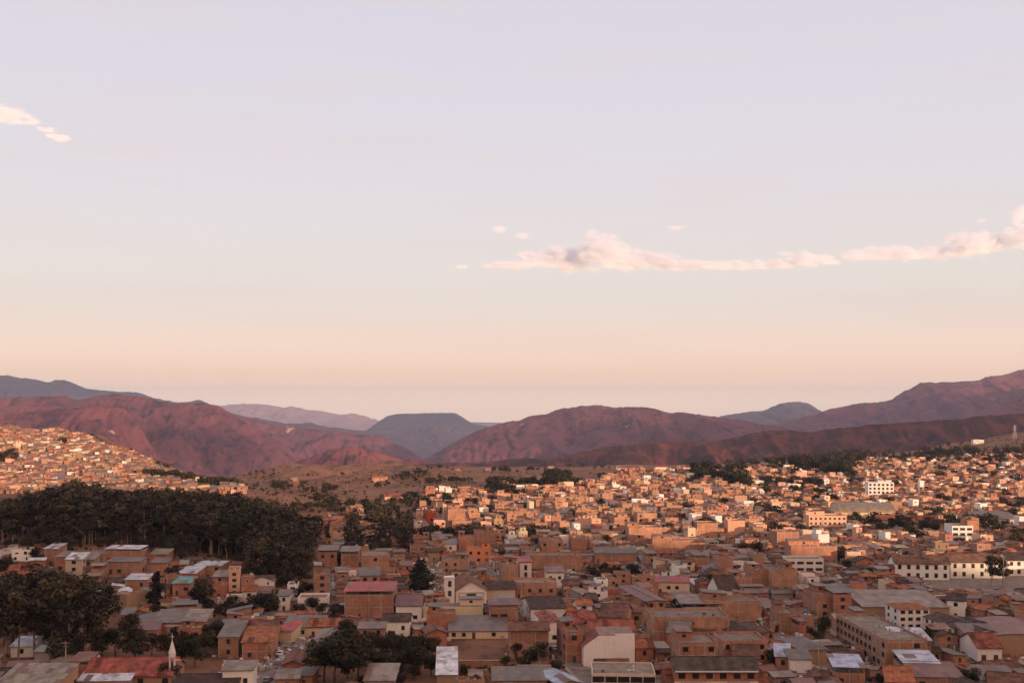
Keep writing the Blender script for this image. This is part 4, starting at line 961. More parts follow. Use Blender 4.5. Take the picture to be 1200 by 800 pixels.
# ------------------------------------------------------------------ church, spire, garden walls
def church():
    x, y = church_c; x += 2; y += 4
    rt = empty('church', x, y, z1(x, y), TH); tag(rt, 'white church with square bell tower and brown tiled gable roof', 'church')
    wh = (.82, .74, .67); pl = MI['plaster']; w2 = 6.2; d = 24; h = 6.2; rh = 3.6
    m = MB()
    m.quad([(-w2,0,-3),(w2,0,-3),(w2,0,h),(0,0,h+rh),(-w2,0,h)], wh, pl)
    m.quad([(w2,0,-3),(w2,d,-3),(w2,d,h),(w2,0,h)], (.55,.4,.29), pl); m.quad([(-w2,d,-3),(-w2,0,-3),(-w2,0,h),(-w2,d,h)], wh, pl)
    m.quad([(w2,d,-3),(-w2,d,-3),(-w2,d,h),(0,d,h+rh),(w2,d,h)], wh, pl); m.build('wall', rt)
    r = MB(); tc = (.20, .095, .065); o = .7
    r.slab([(-w2-o,-o,h-.3),(0,-o,h+rh+.15),(0,d+o,h+rh+.15),(-w2-o,d+o,h-.3)], .22, tc, MI['tile'])
    r.slab([(0,-o,h+rh+.147),(w2+o,-o,h-.3),(w2+o,d+o,h-.3),(0,d+o,h+rh+.147)], .22, tc, MI['tile'])
    r.build('roof', rt)
    p = MB(); p.box(-w2+1.2, w2-1.2, -.35, -.003, h-1.1, h-.8, (.6,.48,.36), pl); p.box(-w2+1.0, -w2+1.5, -.3, -.004, -1, h-1.1, (.6,.48,.36), pl); p.box(w2-1.5, w2-1.0, -.3, -.004, -1, h-1.1, (.6,.48,.36), pl); p.build('porch', rt)
    g = MB(); g.box(-1.9, 1.9, -.09, .02, h-3.2, h-1.5, (.03,.025,.02), MI['glass']); g.build('window', rt)
    g = MB(); g.box(-1.2, 1.2, -.09, .02, 0, 2.4, (.09,.05,.03), MI['wood']); g.build('door', rt)
    t = MB(); tx = -w2-2.6; t.box(tx-1.9, tx+1.9, -1.2, 2.6, -3, 11.2, wh, pl)
    tw = t.build('bell_tower', rt)
    c = MB(); c.box(tx-2.1, tx+2.1, -1.4, 2.8, 11.2, 11.5, (.7,.62,.56), pl); c.slab([(tx-1.9,-1.2,11.8),(tx+1.9,-1.2,11.8),(tx+1.9,2.6,11.8),(tx-1.9,2.6,11.8)], .3, wh, pl); c.build('cornice', tw)
    for zz, hh in ((9.0, 2.2), (5.2, 2.0)):
        b = MB(); b.box(tx-.7, tx+.7, -1.27, -1.18, zz-hh/2, zz+hh/2, (.05,.035,.03), MI['glass']); b.cyl(tx, -1.225, zz+hh/2-.01, zz+hh/2+.25, .6, .3, (.05,.035,.03), MI['glass']); b.build('belfry_opening', tw)
    # side nave with dark roof
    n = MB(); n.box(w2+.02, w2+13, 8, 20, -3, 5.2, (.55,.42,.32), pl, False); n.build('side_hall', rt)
    n = MB(); n.slab([(w2+.75,7.3,5.0),(w2+13.6,7.3,5.0),(w2+13.6,14,7.4),(w2+.75,14,7.4)], .2, (.08,.055,.045), MI['tile']); n.slab([(w2+.75,14,7.397),(w2+13.6,14,7.397),(w2+13.6,20.7,5.0),(w2+.75,20.7,5.0)], .2, (.08,.055,.045), MI['tile']); n.build('side_roof', rt)
church()
def spire():
    x, y = ground_at(202, 803); rt = empty('spire', x, y, z1(x, y)); tag(rt, 'slender white spire with cross beside the long red tiled roof', 'spire')
    wh = (.82, .76, .7); z0 = 8.2
    a = MB(); a.box(-.9, -.55, -.3, .3, 0, z0, wh, MI['plaster']); a.box(.45, .8, -.3, .3, 0, z0, wh, MI['plaster']); a.box(-.9, .8, -.34, .34, z0-.5, z0-.1, wh, MI['plaster']); a.build('pier', rt)
    a = MB(); a.cyl(-.05, 0, z0, z0+1.2, .95, .95, wh, MI['plaster'], 8); a.cyl(-.05, 0, z0+1.2, z0+4.8, 1.05, .08, wh, MI['plaster'], 8); a.build('steeple', rt)
    a = MB(); a.box(-.12, .02, -.07, .07, z0+4.7, z0+6.7, wh, MI['paint']); a.box(-.5, .4, -.06, .06, z0+5.7, z0+5.84, wh, MI['paint']); a.build('cross', rt)
    a = MB(); a.box(.8, 2.6, -.1, .1, z0-.9, z0-.72, wh, MI['plaster']); a.build('bracket', rt)
spire()
def wallrun(label, pts, h, t, col, mat, name='wall', cat='wall'):
    rt = empty(name, pts[0][0], pts[0][1], 0); tag(rt, label, cat); m = MB(); cp = MB()
    for (x0, y0), (x1, y1) in zip(pts[:-1], pts[1:]):
        L = math.hypot(x1-x0, y1-y0); n = max(1, int(L/6)); a = math.atan2(y1-y0, x1-x0)
        for k in range(n):
            xa, ya = x0+(x1-x0)*(k+.5)/n, y0+(y1-y0)*(k+.5)/n
            b = MB(); l = L/n/2; b.box(-l, l, -t/2, t/2, -1, h, col, mat); m.add(b, xa-pts[0][0], ya-pts[0][1], z1(xa, ya), a)
            b = MB(); b.box(-l, l, -t/2-.08, t/2+.08, h, h+.12, (.5,.42,.35), MI['concrete']); cp.add(b, xa-pts[0][0], ya-pts[0][1], z1(xa, ya), a)
    m.build('masonry', rt); cp.build('coping', rt)
wallrun('long low brown wall below the brown field', [ground_at(536, 785), ground_at(594, 785)], 2.6, .4, (.28,.15,.10), MI['brick'])
wallrun('white garden wall joining the spire to the scalloped chapel', [ground_at(205, 803), ground_at(260, 803)], 2.8, .3, (.8,.72,.64), MI['plaster'])
wallrun('pale wall with a top coping across the lower centre garden', [ground_at(534, 794), ground_at(608, 791)], 2.0, .3, (.42,.30,.22), MI['plaster'])
wallrun('brick wall enclosing the low centre garden beside the main street', [ground_at(606, 792), ground_at(646, 792)], 3.0, .3, (.40,.24,.16), MI['brick'])

# ------------------------------------------------------------------ roads and pavements
def strip(mb, p, q, w, dz, col, mat, off=0., hgt=None, cond=None):
    L = math.hypot(q[0]-p[0], q[1]-p[1]); n = max(1, int(L/4)); ux, uy = (q[0]-p[0])/L, (q[1]-p[1])/L; nx, ny = -uy, ux
    for k in range(n):
        a = [p[0]+(q[0]-p[0])*k/n, p[1]+(q[1]-p[1])*k/n]; b = [p[0]+(q[0]-p[0])*(k+1)/n, p[1]+(q[1]-p[1])*(k+1)/n]
        if cond and not cond((a[0]+b[0])/2, (a[1]+b[1])/2): continue
        pts = []
        for (c, s_) in ((a, -1), (b, -1), (b, 1), (a, 1)):
            xx, yy = c[0]+nx*(off+s_*w/2), c[1]+ny*(off+s_*w/2); pts.append((xx, yy, z1(xx, yy)+dz))
        if hgt: mb.slab(pts[::1], hgt, col, mat)
        else: mb.quad(pts, col, mat)
rd = MB(); pv = MB(); ASP = (.23, .18, .15); PAV = (.36, .29, .24)
def near_city(x, y):
    if y < 262 or y > 1100: return False
    px, py = proj(x, y, z1(x, y))
    if not (-60 < px < 1260): return False
    if px < 372 and y > 470: return False
    if px < 300: return False
    if not city_mask(x, y): return False
    for n in ('field', 'garden_mid', 'garden_low', 'garden_left', 'wood_corner', 'lot_church', 'plaza'):
        if inpoly(x, y, ZONES[n]): return False
    for t in gridh.get((int(x//CELL), int(y//CELL)), ()):
        c, q = math.cos(-t['rot']), math.sin(-t['rot']); a, b = x-t['x'], y-t['y']
        if 'wc' in t and abs(a*c-b*q) < t['w']/2 and abs(a*q+b*c) < t['d']/2: return False
    return True
for i in range(-12, 20):
    u = U0+i*US; p, q = xy(u, 250), xy(u, 1150)
    strip(rd, p, q, SW-2.2, .10, ASP, MI['concrete'], cond=near_city if i else (lambda x, y: 262 < y < 900))
    for sd in (-1, 1): strip(pv, p, q, 1.1, .22, PAV, MI['concrete'], off=sd*(SW/2-.55), hgt=.3, cond=near_city)
for j in range(0, 12):
    v = 215+j*VS; p, q = xy(-600, v), xy(900, v)
    strip(rd, p, q, SW-2.2, .11, ASP, MI['concrete'], cond=near_city)
strip(rd, (-72.5, 250), (-72.5, 408), 6.2, .10, ASP, MI['concrete'])
for sd in (-1, 1): strip(pv, (-72.5, 250), (-72.5, 408), 1.0, .22, PAV, MI['concrete'], off=sd*3.6, hgt=.3)
structure(rd.build('road')); structure(pv.build('pavement'))
pz = MB()
P = ZONES['plaza']; x0 = min(p[0] for p in P)+2; x1_ = max(p[0] for p in P); y0 = min(p[1] for p in P)+3; y1_ = max(p[1] for p in P)-3
n = 12
for i in range(n):
    for j in range(6):
        xa, xb = x0+(x1_-x0)*i/n, x0+(x1_-x0)*(i+1)/n; ya, yb = y0+(y1_-y0)*j/6, y0+(y1_-y0)*(j+1)/6
        pz.quad([(xa,ya,z1(xa,ya)+.12),(xb,ya,z1(xb,ya)+.12),(xb,yb,z1(xb,yb)+.12),(xa,yb,z1(xa,yb)+.12)], (.24,.19,.155), MI['concrete'])
structure(pz.build('plaza_paving'))

# ------------------------------------------------------------------ trees
def crown_mesh(kind, seed, leaves, size):
    r = random.Random(seed); m = MB(); h = 1.0
    base = {'broad': (.034, .029, .014), 'eucalyptus': (.056, .044, .025), 'conifer': (.018, .019, .010), 'shrub': (.042, .036, .018)}[kind]
    lobes = []
    if kind == 'broad':
        for k in range(11): a = r.uniform(0, 6.28); q = r.uniform(.05, .3); lobes.append((q*math.cos(a), q*math.sin(a), r.uniform(.42, .84), r.uniform(.13, .23)))
    elif kind == 'eucalyptus':
        for k in range(15): a = r.uniform(0, 6.28); z = r.uniform(.38, .95); q = r.uniform(.02, .2)*(1.25-z*.7); lobes.append((q*math.cos(a), q*math.sin(a), z, r.uniform(.06, .125)))
    elif kind == 'conifer':
        for k in range(18): z = .1+.85*k/17; q = .22*(1-z)*r.uniform(.2, 1)+.01; a = r.uniform(0, 6.28); lobes.append((q*math.cos(a), q*math.sin(a), z, .05+.17*(1-z)**.7))
    else:
        for k in range(7): a = r.uniform(0, 6.28); q = r.uniform(.05, .45); lobes.append((q*math.cos(a), q*math.sin(a), r.uniform(.3, .75), r.uniform(.2, .32)))
    tot = sum(l[3]**2 for l in lobes)
    for (lx, ly, lz, lr) in lobes:
        k0 = r.uniform(.45, 1.7)
        for k in range(int(leaves*lr**2/tot)+1):
            v = Vector((r.gauss(0, 1), r.gauss(0, 1), r.gauss(0, 1))).normalized()*lr*r.uniform(.55, 1.08); v.z *= .8
            c = Vector((lx, ly, lz))+v; n = (v.normalized()+Vector((r.uniform(-.7,.7), r.uniform(-.7,.7), r.uniform(-.4,.8)))).normalized()
            u = n.orthogonal().normalized(); u.rotate(Matrix.Rotation(r.uniform(0, 6.28), 3, n)); w = n.cross(u)
            sz = size*r.uniform(.6, 1.4); kk = k0*r.uniform(.7, 1.3)
            col = tuple(b*kk for b in base)
            m.quad([c-u*sz-w*sz*.5, c+u*sz*.2-w*sz*.8, c+u*sz+w*sz*.3, c-u*sz*.3+w*sz*.8], col, MI['leaf'])
    return m, lobes
def trunk_mb(kind, lobes, seed):
    r = random.Random(seed); m = MB(); col = (.30, .235, .18) if kind == 'eucalyptus' else (.10, .07, .05)
    th = {'broad': .5, 'eucalyptus': .8, 'conifer': .9, 'shrub': .4}[kind]; r0 = {'broad': .028, 'eucalyptus': .014, 'conifer': .018, 'shrub': .03}[kind]
    p = Vector((0, 0, -.08)); n = 5; prev = p
    for k in range(1, n+1):
        q = Vector((r.uniform(-.01, .01)*k, r.uniform(-.01, .01)*k, th*k/n)); m.tube(prev, q, r0*(1-.75*(k-1)/n), r0*(1-.75*k/n), col, MI['bark'], 5); prev = q
    if kind != 'conifer':
        for l in lobes[:7]:
            z0 = min(l[2]*.72, th*.95); m.tube((0, 0, z0), (l[0], l[1], l[2]), r0*.4, r0*.12, col, MI['bark'], 4)
    return m
PROTO = {}
def proto(kind, var):
    if (kind, var) not in PROTO:
        lv = {'broad': 1500, 'eucalyptus': 1100, 'conifer': 1300, 'shrub': 420}[kind]
        sz = {'broad': .026, 'eucalyptus': .021, 'conifer': .03, 'shrub': .075}[kind]
        cm, lobes = crown_mesh(kind, var*7+len(kind), lv, sz)
        PROTO[(kind, var)] = (cm.mesh('crown'), trunk_mb(kind, lobes, var).mesh('trunk'))
    return PROTO[(kind, var)]
LOW = {}
def lowcrown(kind, var):
    if (kind, var) not in LOW:
        cm, lobes = crown_mesh(kind, 100+var, 150 if kind == 'broad' else 120, .06 if kind == 'broad' else .05)
        t = trunk_mb(kind, lobes[:0], var)
        cm.v, cm.f, cm.c, cm.m = cm.v+t.v, cm.f+[tuple(len(cm.v)+i for i in f) for f in t.f], cm.c+t.c, cm.m+t.m
        LOW[(kind, var)] = (np.array(cm.v), cm.f, cm.c, cm.m)
    return LOW[(kind, var)]
trees = []
def T(x, y, h, kind, wf=1., near=False):
    if not near and y < 620:
        p_, b_ = proj(x, y, z1(x, y)); t_ = b_-h*F/y; g_ = h*.25*wf*F/y
        for (l, r, t, u, D, fr) in PROT:
            if y < D-1 and p_+g_ > l and p_-g_ < r and t_ < t+.72*(u-t) and b_ > t and r-l > 12: return
    trees.append(dict(x=x, y=y, h=h, kind=kind, wf=wf, must=near, z=z1(x, y)))
def TP(px, pb, hpx, kind, wf=1.):
    x, y = ground_at(px, pb); T(x, y, hpx*y/F, kind, wf, True)
for a in [(493,694,38,'conifer',1.9),(183,716,46,'conifer',1.1),(236,716,42,'broad',.9),(415,722,28,'conifer',.6),(410,724,22,'broad',1),
          (22,776,92,'eucalyptus',1.2),(40,770,100,'eucalyptus',1.25),(60,768,86,'eucalyptus',1.2),(80,775,98,'eucalyptus',1.2),(8,770,90,'eucalyptus',1.2),(98,768,74,'eucalyptus',1.2),(30,745,70,'broad',1.2),(70,735,50,'broad',1.2),(118,748,54,'broad',1.1),(104,722,46,'broad',1.1),(130,714,30,'broad',1),(50,712,40,'broad',1.2),(12,716,46,'broad',1.2),(0,735,60,'broad',1.1),
          (135,770,36,'broad',1.2),(158,772,38,'broad',1.2),(120,772,30,'broad',1.2),(150,750,32,'broad',1.1),(205,760,26,'conifer',1.2),(212,785,40,'broad',1.1),(228,782,36,'broad',1.1),(240,770,30,'broad',1.1),(220,768,34,'broad',1.1),(196,772,30,'broad',1),(178,770,28,'broad',1),(246,760,26,'broad',1),(262,768,16,'broad',1),(305,765,14,'broad',1),
          (300,726,30,'broad',1.2),(312,728,34,'broad',1.2),(258,727,20,'broad',1.2),(272,726,22,'broad',1.2),(286,726,22,'broad',1.2),(246,724,18,'broad',1.2),(320,722,24,'broad',1.2),(347,736,12,'broad',1),
          (392,806,66,'broad',1.25),(405,790,56,'broad',1.1),(380,800,50,'broad',1.2),(420,800,52,'broad',1.2),(410,766,32,'broad',1.1),(430,770,30,'broad',1.1),(448,776,32,'broad',1.1),(462,772,30,'broad',1.2),(478,776,34,'broad',1.2),(492,774,30,'broad',1.2),(506,772,26,'broad',1.2),(470,790,36,'broad',1.2),(490,792,36,'broad',1.2),(505,792,28,'broad',1.2),(450,794,30,'broad',1.2),(440,758,18,'broad',1.2),(458,756,18,'broad',1.2),
          (605,772,20,'broad',1.1),(618,766,18,'broad',1.1),(632,786,34,'eucalyptus',1.8),(622,782,26,'broad',1.1),(612,786,20,'broad',1.1),(640,770,14,'broad',1.1),(592,784,16,'broad',1.1),(545,795,18,'broad',1.1),(560,796,16,'broad',1.2),(578,795,16,'broad',1.1),(596,796,20,'broad',1.2),
          (964,752,32,'broad',.8),(958,758,20,'broad',1),(950,748,14,'broad',1),(940,735,10,'broad',1.2),(955,712,8,'broad',1.3),(1000,770,14,'broad',1.2),(990,766,10,'broad',1.2),
          (1140,806,24,'broad',1.3),(1128,802,18,'broad',1.2),(1150,790,12,'broad',1.5),(1165,788,12,'broad',1.5),(1030,806,16,'broad',1.3),(972,806,16,'broad',1.3),(982,808,16,'broad',1.3),(845,772,14,'broad',1.3),(852,774,12,'broad',1.3),(1185,764,14,'broad',1.2),(1192,760,18,'broad',1.1),
          (1107,676,20,'broad',1.1),(1162,690,38,'eucalyptus',1.5),(1175,688,34,'eucalyptus',1.4),(1185,660,16,'broad',1),(1192,640,22,'broad',1.1),(695,680,14,'broad',1.2),(706,684,18,'broad',1.2),(718,682,18,'broad',1.2),(730,680,14,'broad',1.2),(724,690,14,'broad',1.2),(738,672,12,'broad',1.2),
          (350,706,20,'broad',1.2),(366,718,20,'broad',1.2),(378,722,18,'broad',1.2),(392,724,18,'broad',1.2),(352,724,18,'broad',1.2)]: TP(*a)
FT = []
def fill_zone(P, n, hr, kinds, wf=1.2):
    xa, xb = min(p[0] for p in P), max(p[0] for p in P); ya, yb = min(p[1] for p in P), max(p[1] for p in P); k = 0; g = 0
    while k < n and g < n*30:
        g += 1; x, y = R.uniform(xa, xb), R.uniform(ya, yb)
        if inpoly(x, y, P): T(x, y, R.uniform(*hr), R.choice(kinds), wf); k += 1
fill_zone(ZONES['garden_left'], 70, (5, 12), ['broad', 'eucalyptus'], 1.2)
fill_zone(ZONES['garden_mid'], 40, (4, 8), ['broad'])
fill_zone(ZONES['garden_low'], 12, (2.5, 5), ['broad', 'shrub'])
fill_zone(ZONES['garden_up'], 20, (5, 9), ['broad'])
fill_zone(ZONES['mid_grove'], 12, (5, 9), ['broad'])
fill_zone(ZONES['plaza'], 12, (2, 4), ['shrub'])
fill_zone(ZONES['field'], 8, (1, 2), ['shrub'])
# the forest on the left
def forest(n, pxr, Dr, hr, lim=None):
    for k in range(n):
        px = R.uniform(*pxr); D = R.uniform(*Dr); x = (px-600)*D/F; h = R.uniform(*hr)
        if lim:
            zt = z1(x, D)+h; top = proj(x, D, zt)[1]; L = np.interp(px, lim[0], lim[1])
            if top < L+R.uniform(-3, 6): h = CAM-(L+R.uniform(-4, 4)-HOR)*D/F-z1(x, D)
            if h < 6: continue
        if float(vnoise(x/25+70, D/25)) < .2: continue
        T(x, D, h*R.uniform(.82, 1.08), 'eucalyptus' if R.random() < .85 else 'broad', R.uniform(.95, 1.4))
LIM = ([-60, 0, 60, 85, 100, 130, 200, 280, 320, 360, 400], [588, 590, 578, 562, 566, 578, 576, 582, 592, 604, 616])
forest(1900, (-50, 345), (528, 850), (13, 24), LIM)
forest(200, (290, 368), (480, 640), (11, 19), LIM)
forest(110, (330, 385), (600, 800), (10, 16), ([300, 340, 400], [596, 606, 620]))
forest(110, (405, 480), (560, 800), (8, 15), ([400, 440, 480, 500], [604, 590, 596, 600]))
# trees of the far slopes and town
def scatter(n, pxr, pyr, hr, thr=.5, sc=60, kinds=('broad',)):
    for k in range(n):
        px, py = R.uniform(*pxr), R.uniform(*pyr); x, y = ground_at(px, py)
        if y > 2100: continue
        if float(vnoise(x/sc+20, y/sc*.6+5)) < thr: continue
        if clash(dict(x=x, y=y, rot=0, w=3, d=3)): continue
        T(x, y, R.uniform(*hr), R.choice(kinds), R.uniform(1., 1.4))
scatter(600, (290, 520), (552, 605), (3, 9), .55)
scatter(300, (500, 690), (566, 580), (4, 10), .4)
scatter(300, (500, 720), (548, 565), (4, 9), .62)
scatter(420, (700, 1200), (556, 574), (4, 9), .52, 80)
scatter(380, (812, 875), (558, 577), (12, 19), .1, 80)
scatter(160, (640, 665), (562, 578), (9, 15), .1, 60)
scatter(120, (575, 600), (572, 584), (9, 15), .1, 60)
scatter(420, (930, 1000), (546, 562), (11, 18), .12, 80)
scatter(620, (900, 1210), (530, 547), (7, 14), .22, 90, ('broad', 'eucalyptus'))
scatter(300, (850, 1000), (538, 547), (6, 13), .25, 90, ('broad', 'eucalyptus'))
scatter(900, (290, 720), (547, 600), (1.2, 3.5), .35, 45, ('shrub',))
scatter(350, (1060, 1210), (508, 532), (1.2, 3.), .4, 45, ('shrub',))
scatter(100, (1080, 1210), (512, 528), (3, 7), .55)
scatter(330, (-20, 290), (500, 600), (2.5, 6), .35, 14)
scatter(150, (0, 330), (636, 700), (5, 12), .25, 20)
scatter(500, (-20, 330), (615, 660), (1., 3.), .1, 20, ('shrub',))
scatter(90, (300, 600), (690, 740), (4, 8), .4, 30)
for (x, y) in lowyards:
    if R.random() < .5: T(x+R.uniform(-4, 4), y+R.uniform(-4, 4), R.uniform(1.2, 2.6), 'shrub', R.uniform(.8, 1.2))
for (x, y) in yards:
    for k in range(R.choice([0, 1, 1, 2] if y < 640 else [1, 2, 3])): T(x+R.uniform(-5, 5), y+R.uniform(-5, 5), R.uniform(3.5, 9) if y < 640 else R.uniform(5, 10), 'broad', R.uniform(1., 1.4))
cover[:] = False
for t in sorted(trees, key=lambda t: t['y']):
    f = .30*t['wf'] if t['kind'] == 'eucalyptus' else .5*t['wf']
    t['score'] = score(t['x'], t['y'], t['z']+.25*t['h'], t['z']+t['h'], f*t['h'])
for t in trees:
    if t['must']: t['score'] += 10000
trees.sort(key=lambda t: -t['score'])
ind = [t for t in trees[:300] if t['score'] > 0]; rst = trees[len(ind):]
def dt(t):
    sz = 'small' if t['h'] < 6.5 else ('tall' if t['h'] > 14 else 'mid-sized')
    return {'broad': f'{sz} round dark leafy tree', 'eucalyptus': f'{sz} slender eucalyptus tree', 'conifer': f'{sz} dense pointed dark tree', 'shrub': 'low green bush'}[t['kind']]
auto_labels(ind, dt)
for i, t in enumerate(ind):
    cm, tm = proto(t['kind'], i % 4)
    rt = empty({'broad': 'leafy_tree', 'eucalyptus': 'eucalyptus_tree', 'conifer': 'pointed_tree', 'shrub': 'bush'}[t['kind']], t['x'], t['y'], t['z'], R.uniform(0, 6.28))
    rt.scale = (t['h']*t['wf'], t['h']*t['wf'], t['h']); tag(rt, t['label'], 'bush' if t['kind'] == 'shrub' else 'tree', 'trees of the town and the left forest')
    for n, me in (('crown', cm), ('trunk', tm)):
        o = bpy.data.objects.new(n, me); C.objects.link(o); o.parent = rt
# the rest of the woods as one object
V = []; FF = []; CC = []; MM = []; nb = 0
for i, t in enumerate(rst):
    v, f, c, m = lowcrown('broad' if t['kind'] in ('broad', 'shrub') else 'eucalyptus', i % 6)
    a = R.uniform(0, 6.28); ca, sa = math.cos(a)*t['h']*t['wf'], math.sin(a)*t['h']*t['wf']
    V.append(np.stack([t['x']+v[:,0]*ca-v[:,1]*sa, t['y']+v[:,0]*sa+v[:,1]*ca, t['z']+v[:,2]*t['h']], -1))
    FF += [tuple(nb+j for j in q) for q in f]; CC += c; MM += m; nb += len(v)
mb = MB(); mb.v = np.concatenate(V).tolist(); mb.f = FF; mb.c = CC; mb.m = MM
o = mb.build('woodland'); tag(o, 'dense far-off woods and scattered trees behind the town', 'woods'); o['kind'] = 'stuff'
print('trees', len(trees), len(ind), len(rst), 'faces', len(FF))

# small household clutter on roofs and yards
cl = MB(); CC_ = [(.7,.68,.66), (.5,.46,.42), (.3,.2,.14), (.12,.1,.09), (.2,.24,.32), (.38,.12,.07), (.6,.58,.55), (.36,.2,.13), (.25,.22,.19)]
for s in houses:
    if s['y'] > 760: continue
    c, q = math.cos(s['rot']), math.sin(s['rot'])
    if s['rt'] in ('flat',) and s['roof'] == 'conc':
        for k in range(R.choice([2, 4, 6])):
            u, v = R.uniform(-.4, .4)*s['w'], R.uniform(-.42, .1)*s['d']; a = R.uniform(.15, .6); b = MB(); col = jit(R.choice(CC_), .25)
            b.box(-a, a, -a*R.uniform(.3, 1), a*R.uniform(.3, 1), 0, R.uniform(.15, .8), col, MI['concrete'], False); cl.add(b, s['x']+u*c-v*q, s['y']+u*q+v*c, s['z']+s['h']+.01, R.uniform(0, 3))
    for k in range(R.choice([1, 2, 4])):
        u, v = R.choice([-1, 1])*(s['w']/2+R.uniform(.3, 2)), R.uniform(-.7, .7)*s['d']
        x, y = s['x']+u*c-v*q, s['y']+u*q+v*c
        if abs(uv(x, y)[0]-75) < 3.4 or abs(x+72.5) < 3.6: continue
        a = R.uniform(.2, .9); b = MB(); b.box(-a, a, -a*.6, a*.6, 0, R.uniform(.3, 1.8), jit(R.choice(CC_), .25), MI['concrete'], False); cl.add(b, x, y, z1(x, y), R.uniform(0, 3))
for x, y in yards+lowyards:
    if y > 760: continue
    for k in range(6):
        a = R.uniform(.2, 1.2); b = MB(); b.box(-a, a, -a*.6, a*.6, 0, R.uniform(.2, 1.2), jit(R.choice(CC_), .25), MI['concrete'], False); xx, yy = x+R.uniform(-5, 5), y+R.uniform(-5, 5); cl.add(b, xx, yy, z1(xx, yy), R.uniform(0, 3))
o = cl.build('household_clutter'); tag(o, 'crates, bricks, boards and drums lying about roofs and back yards', 'clutter'); o['kind'] = 'stuff'

# ------------------------------------------------------------------ poles, cars, tanks, pylon
def pole(px, py, hpx, label):
    x, y = ground_at(px, py); h = hpx*y/F
    rt = empty('utility_pole', x, y, z1(x, y), R.uniform(-.2, .2)); tag(rt, label, 'utility pole', 'utility poles')
    a = MB(); a.cyl(0, 0, -.5, h, .19, .12, (.42,.36,.3), MI['concrete']); a.build('post', rt)
    a = MB(); a.box(-1.1, 1.1, -.07, .07, h-.7, h-.52, (.2,.15,.12), MI['wood']); a.box(-.8, .8, -.07, .07, h-1.6, h-1.45, (.2,.15,.12), MI['wood']); a.build('crossarm', rt)
    a = MB(); 
    for xx in (-1, -.35, .35, 1): a.cyl(xx, 0, h-.52, h-.3, .07, .05, (.5,.4,.35), MI['paint'], 6)
    a.build('insulator', rt)
for a in [(77,800,48,'tall grey utility pole among the lower left trees'),(322,712,34,'pale utility pole at the right edge of the left forest'),(110,768,42,'slim utility pole in the left gardens behind the long red roof'),(959,778,28,'dark utility pole in front of the tan hipped roof'),(312,786,28,'utility pole on the left kerb of the steep street'),(318,764,20,'utility pole halfway up the steep street'),(1113,690,40,'pole rising in front of the white plaza row'),(1176,692,40,'second pole at the right of the plaza lawn'),(868,716,26,'utility pole standing beside the long brick wall house'),(640,760,18,'utility pole on the main street opposite the brick house'),(618,735,16,'utility pole at the bend of the main street'),(1025,712,20,'utility pole left of the long brown roofed hall')]: pole(*a)
for k in range(9):
    v = 345+k*33; x, y = xy(U0+3.1, v); px_, pb_ = proj(x, y, z1(x, y)); pole(px_, pb_, 7.5*F/y, f"{['first','second','third','fourth','fifth','sixth','seventh','eighth','ninth'][k]} pole up the right kerb of the main street")
for k in range(10):
    u = -1*US+3.2+k*US; v = 470+(k % 3)*90; x, y = xy(u, v); px_, pb_ = proj(x, y, z1(x, y))
    if city_mask(x, y): pole(px_, pb_, 8*F/y, f"{['first','second','third','fourth','fifth','sixth','seventh','eighth','ninth','tenth'][k]} of the mid town side street poles counted from the left")
def pylon():
    x, y = ground_at(1189, 514); h = 22; rt = empty('pylon', x, y, z1(x, y)); tag(rt, 'lattice power pylon on the brown hill at the right edge', 'pylon')
    m = MB(); c = (.35,.28,.26); b = 2.6
    for sx in (-1, 1):
        for sy in (-1, 1): m.tube((sx*b, sy*b, 0), (sx*.4, sy*.4, h), .22, .16, c, MI['paint'], 4)
    for k in range(6):
        z0, z2 = h*k/6, h*(k+1)/6; r0 = b+(.4-b)*k/6; r1 = b+(.4-b)*(k+1)/6
        for sy in (-1, 1):
            m.tube((-r0, sy*r0, z0), (r1, sy*r1, z2), .1, .1, c, MI['paint'], 4); m.tube((r0, sy*r0, z0), (-r1, sy*r1, z2), .1, .1, c, MI['paint'], 4)
    m.build('lattice', rt); m = MB()
    for zz in (h*.72, h*.84, h*.95): m.tube((-4.2, 0, zz), (4.2, 0, zz), .14, .14, c, MI['paint'], 4)
    m.build('crossarm', rt)
pylon()
def car_proto():
    col = (.7,.68,.66); b = MB(); prof = [(-2.1,.35),(2.1,.35),(2.15,.75),(1.95,.95),(1.1,1.0),(.55,1.42),(-1.2,1.45),(-1.85,1.0),(-2.15,.9)]
    for sy in (-.82, .82): b.quad([(x, sy, z) for x, z in (prof if sy < 0 else prof[::-1])], col, MI['paint'])
    for k in range(len(prof)):
        (xa, za), (xb, zb) = prof[k], prof[(k+1) % len(prof)]; b.quad([(xb, -.82, zb), (xa, -.82, za), (xa, .82, za), (xb, .82, zb)], col, MI['paint'])
    g = MB(); gc = (.02,.02,.025)
    for sy in (-.83, .83): g.quad([(x, sy, z) for x, z in ([(-1.5,1.03),(.95,1.03),(.5,1.36),(-1.15,1.38)][::1 if sy < 0 else -1])], gc, MI['glass'])
    g.quad([(1.12,-.7,1.01),(1.12,.7,1.01),(.6,.7,1.40),(.6,-.7,1.40)], gc, MI['glass']); g.quad([(-1.84,.7,1.04),(-1.84,-.7,1.04),(-1.26,-.7,1.43),(-1.26,.7,1.43)], gc, MI['glass'])
    w = MB(); n = 10
    w.tube((0,-.1,0), (0,.1,0), .33, .33, (.03,.03,.03), MI['paint'], n); w.quad([(.33*math.cos(6.283*k/n), -.101, .33*math.sin(6.283*k/n)) for k in range(n)], (.25,.25,.25), MI['paint'])
    return b, g.mesh('windows'), w.mesh('wheel')
cb, cg, cw = car_proto(); CM = {}
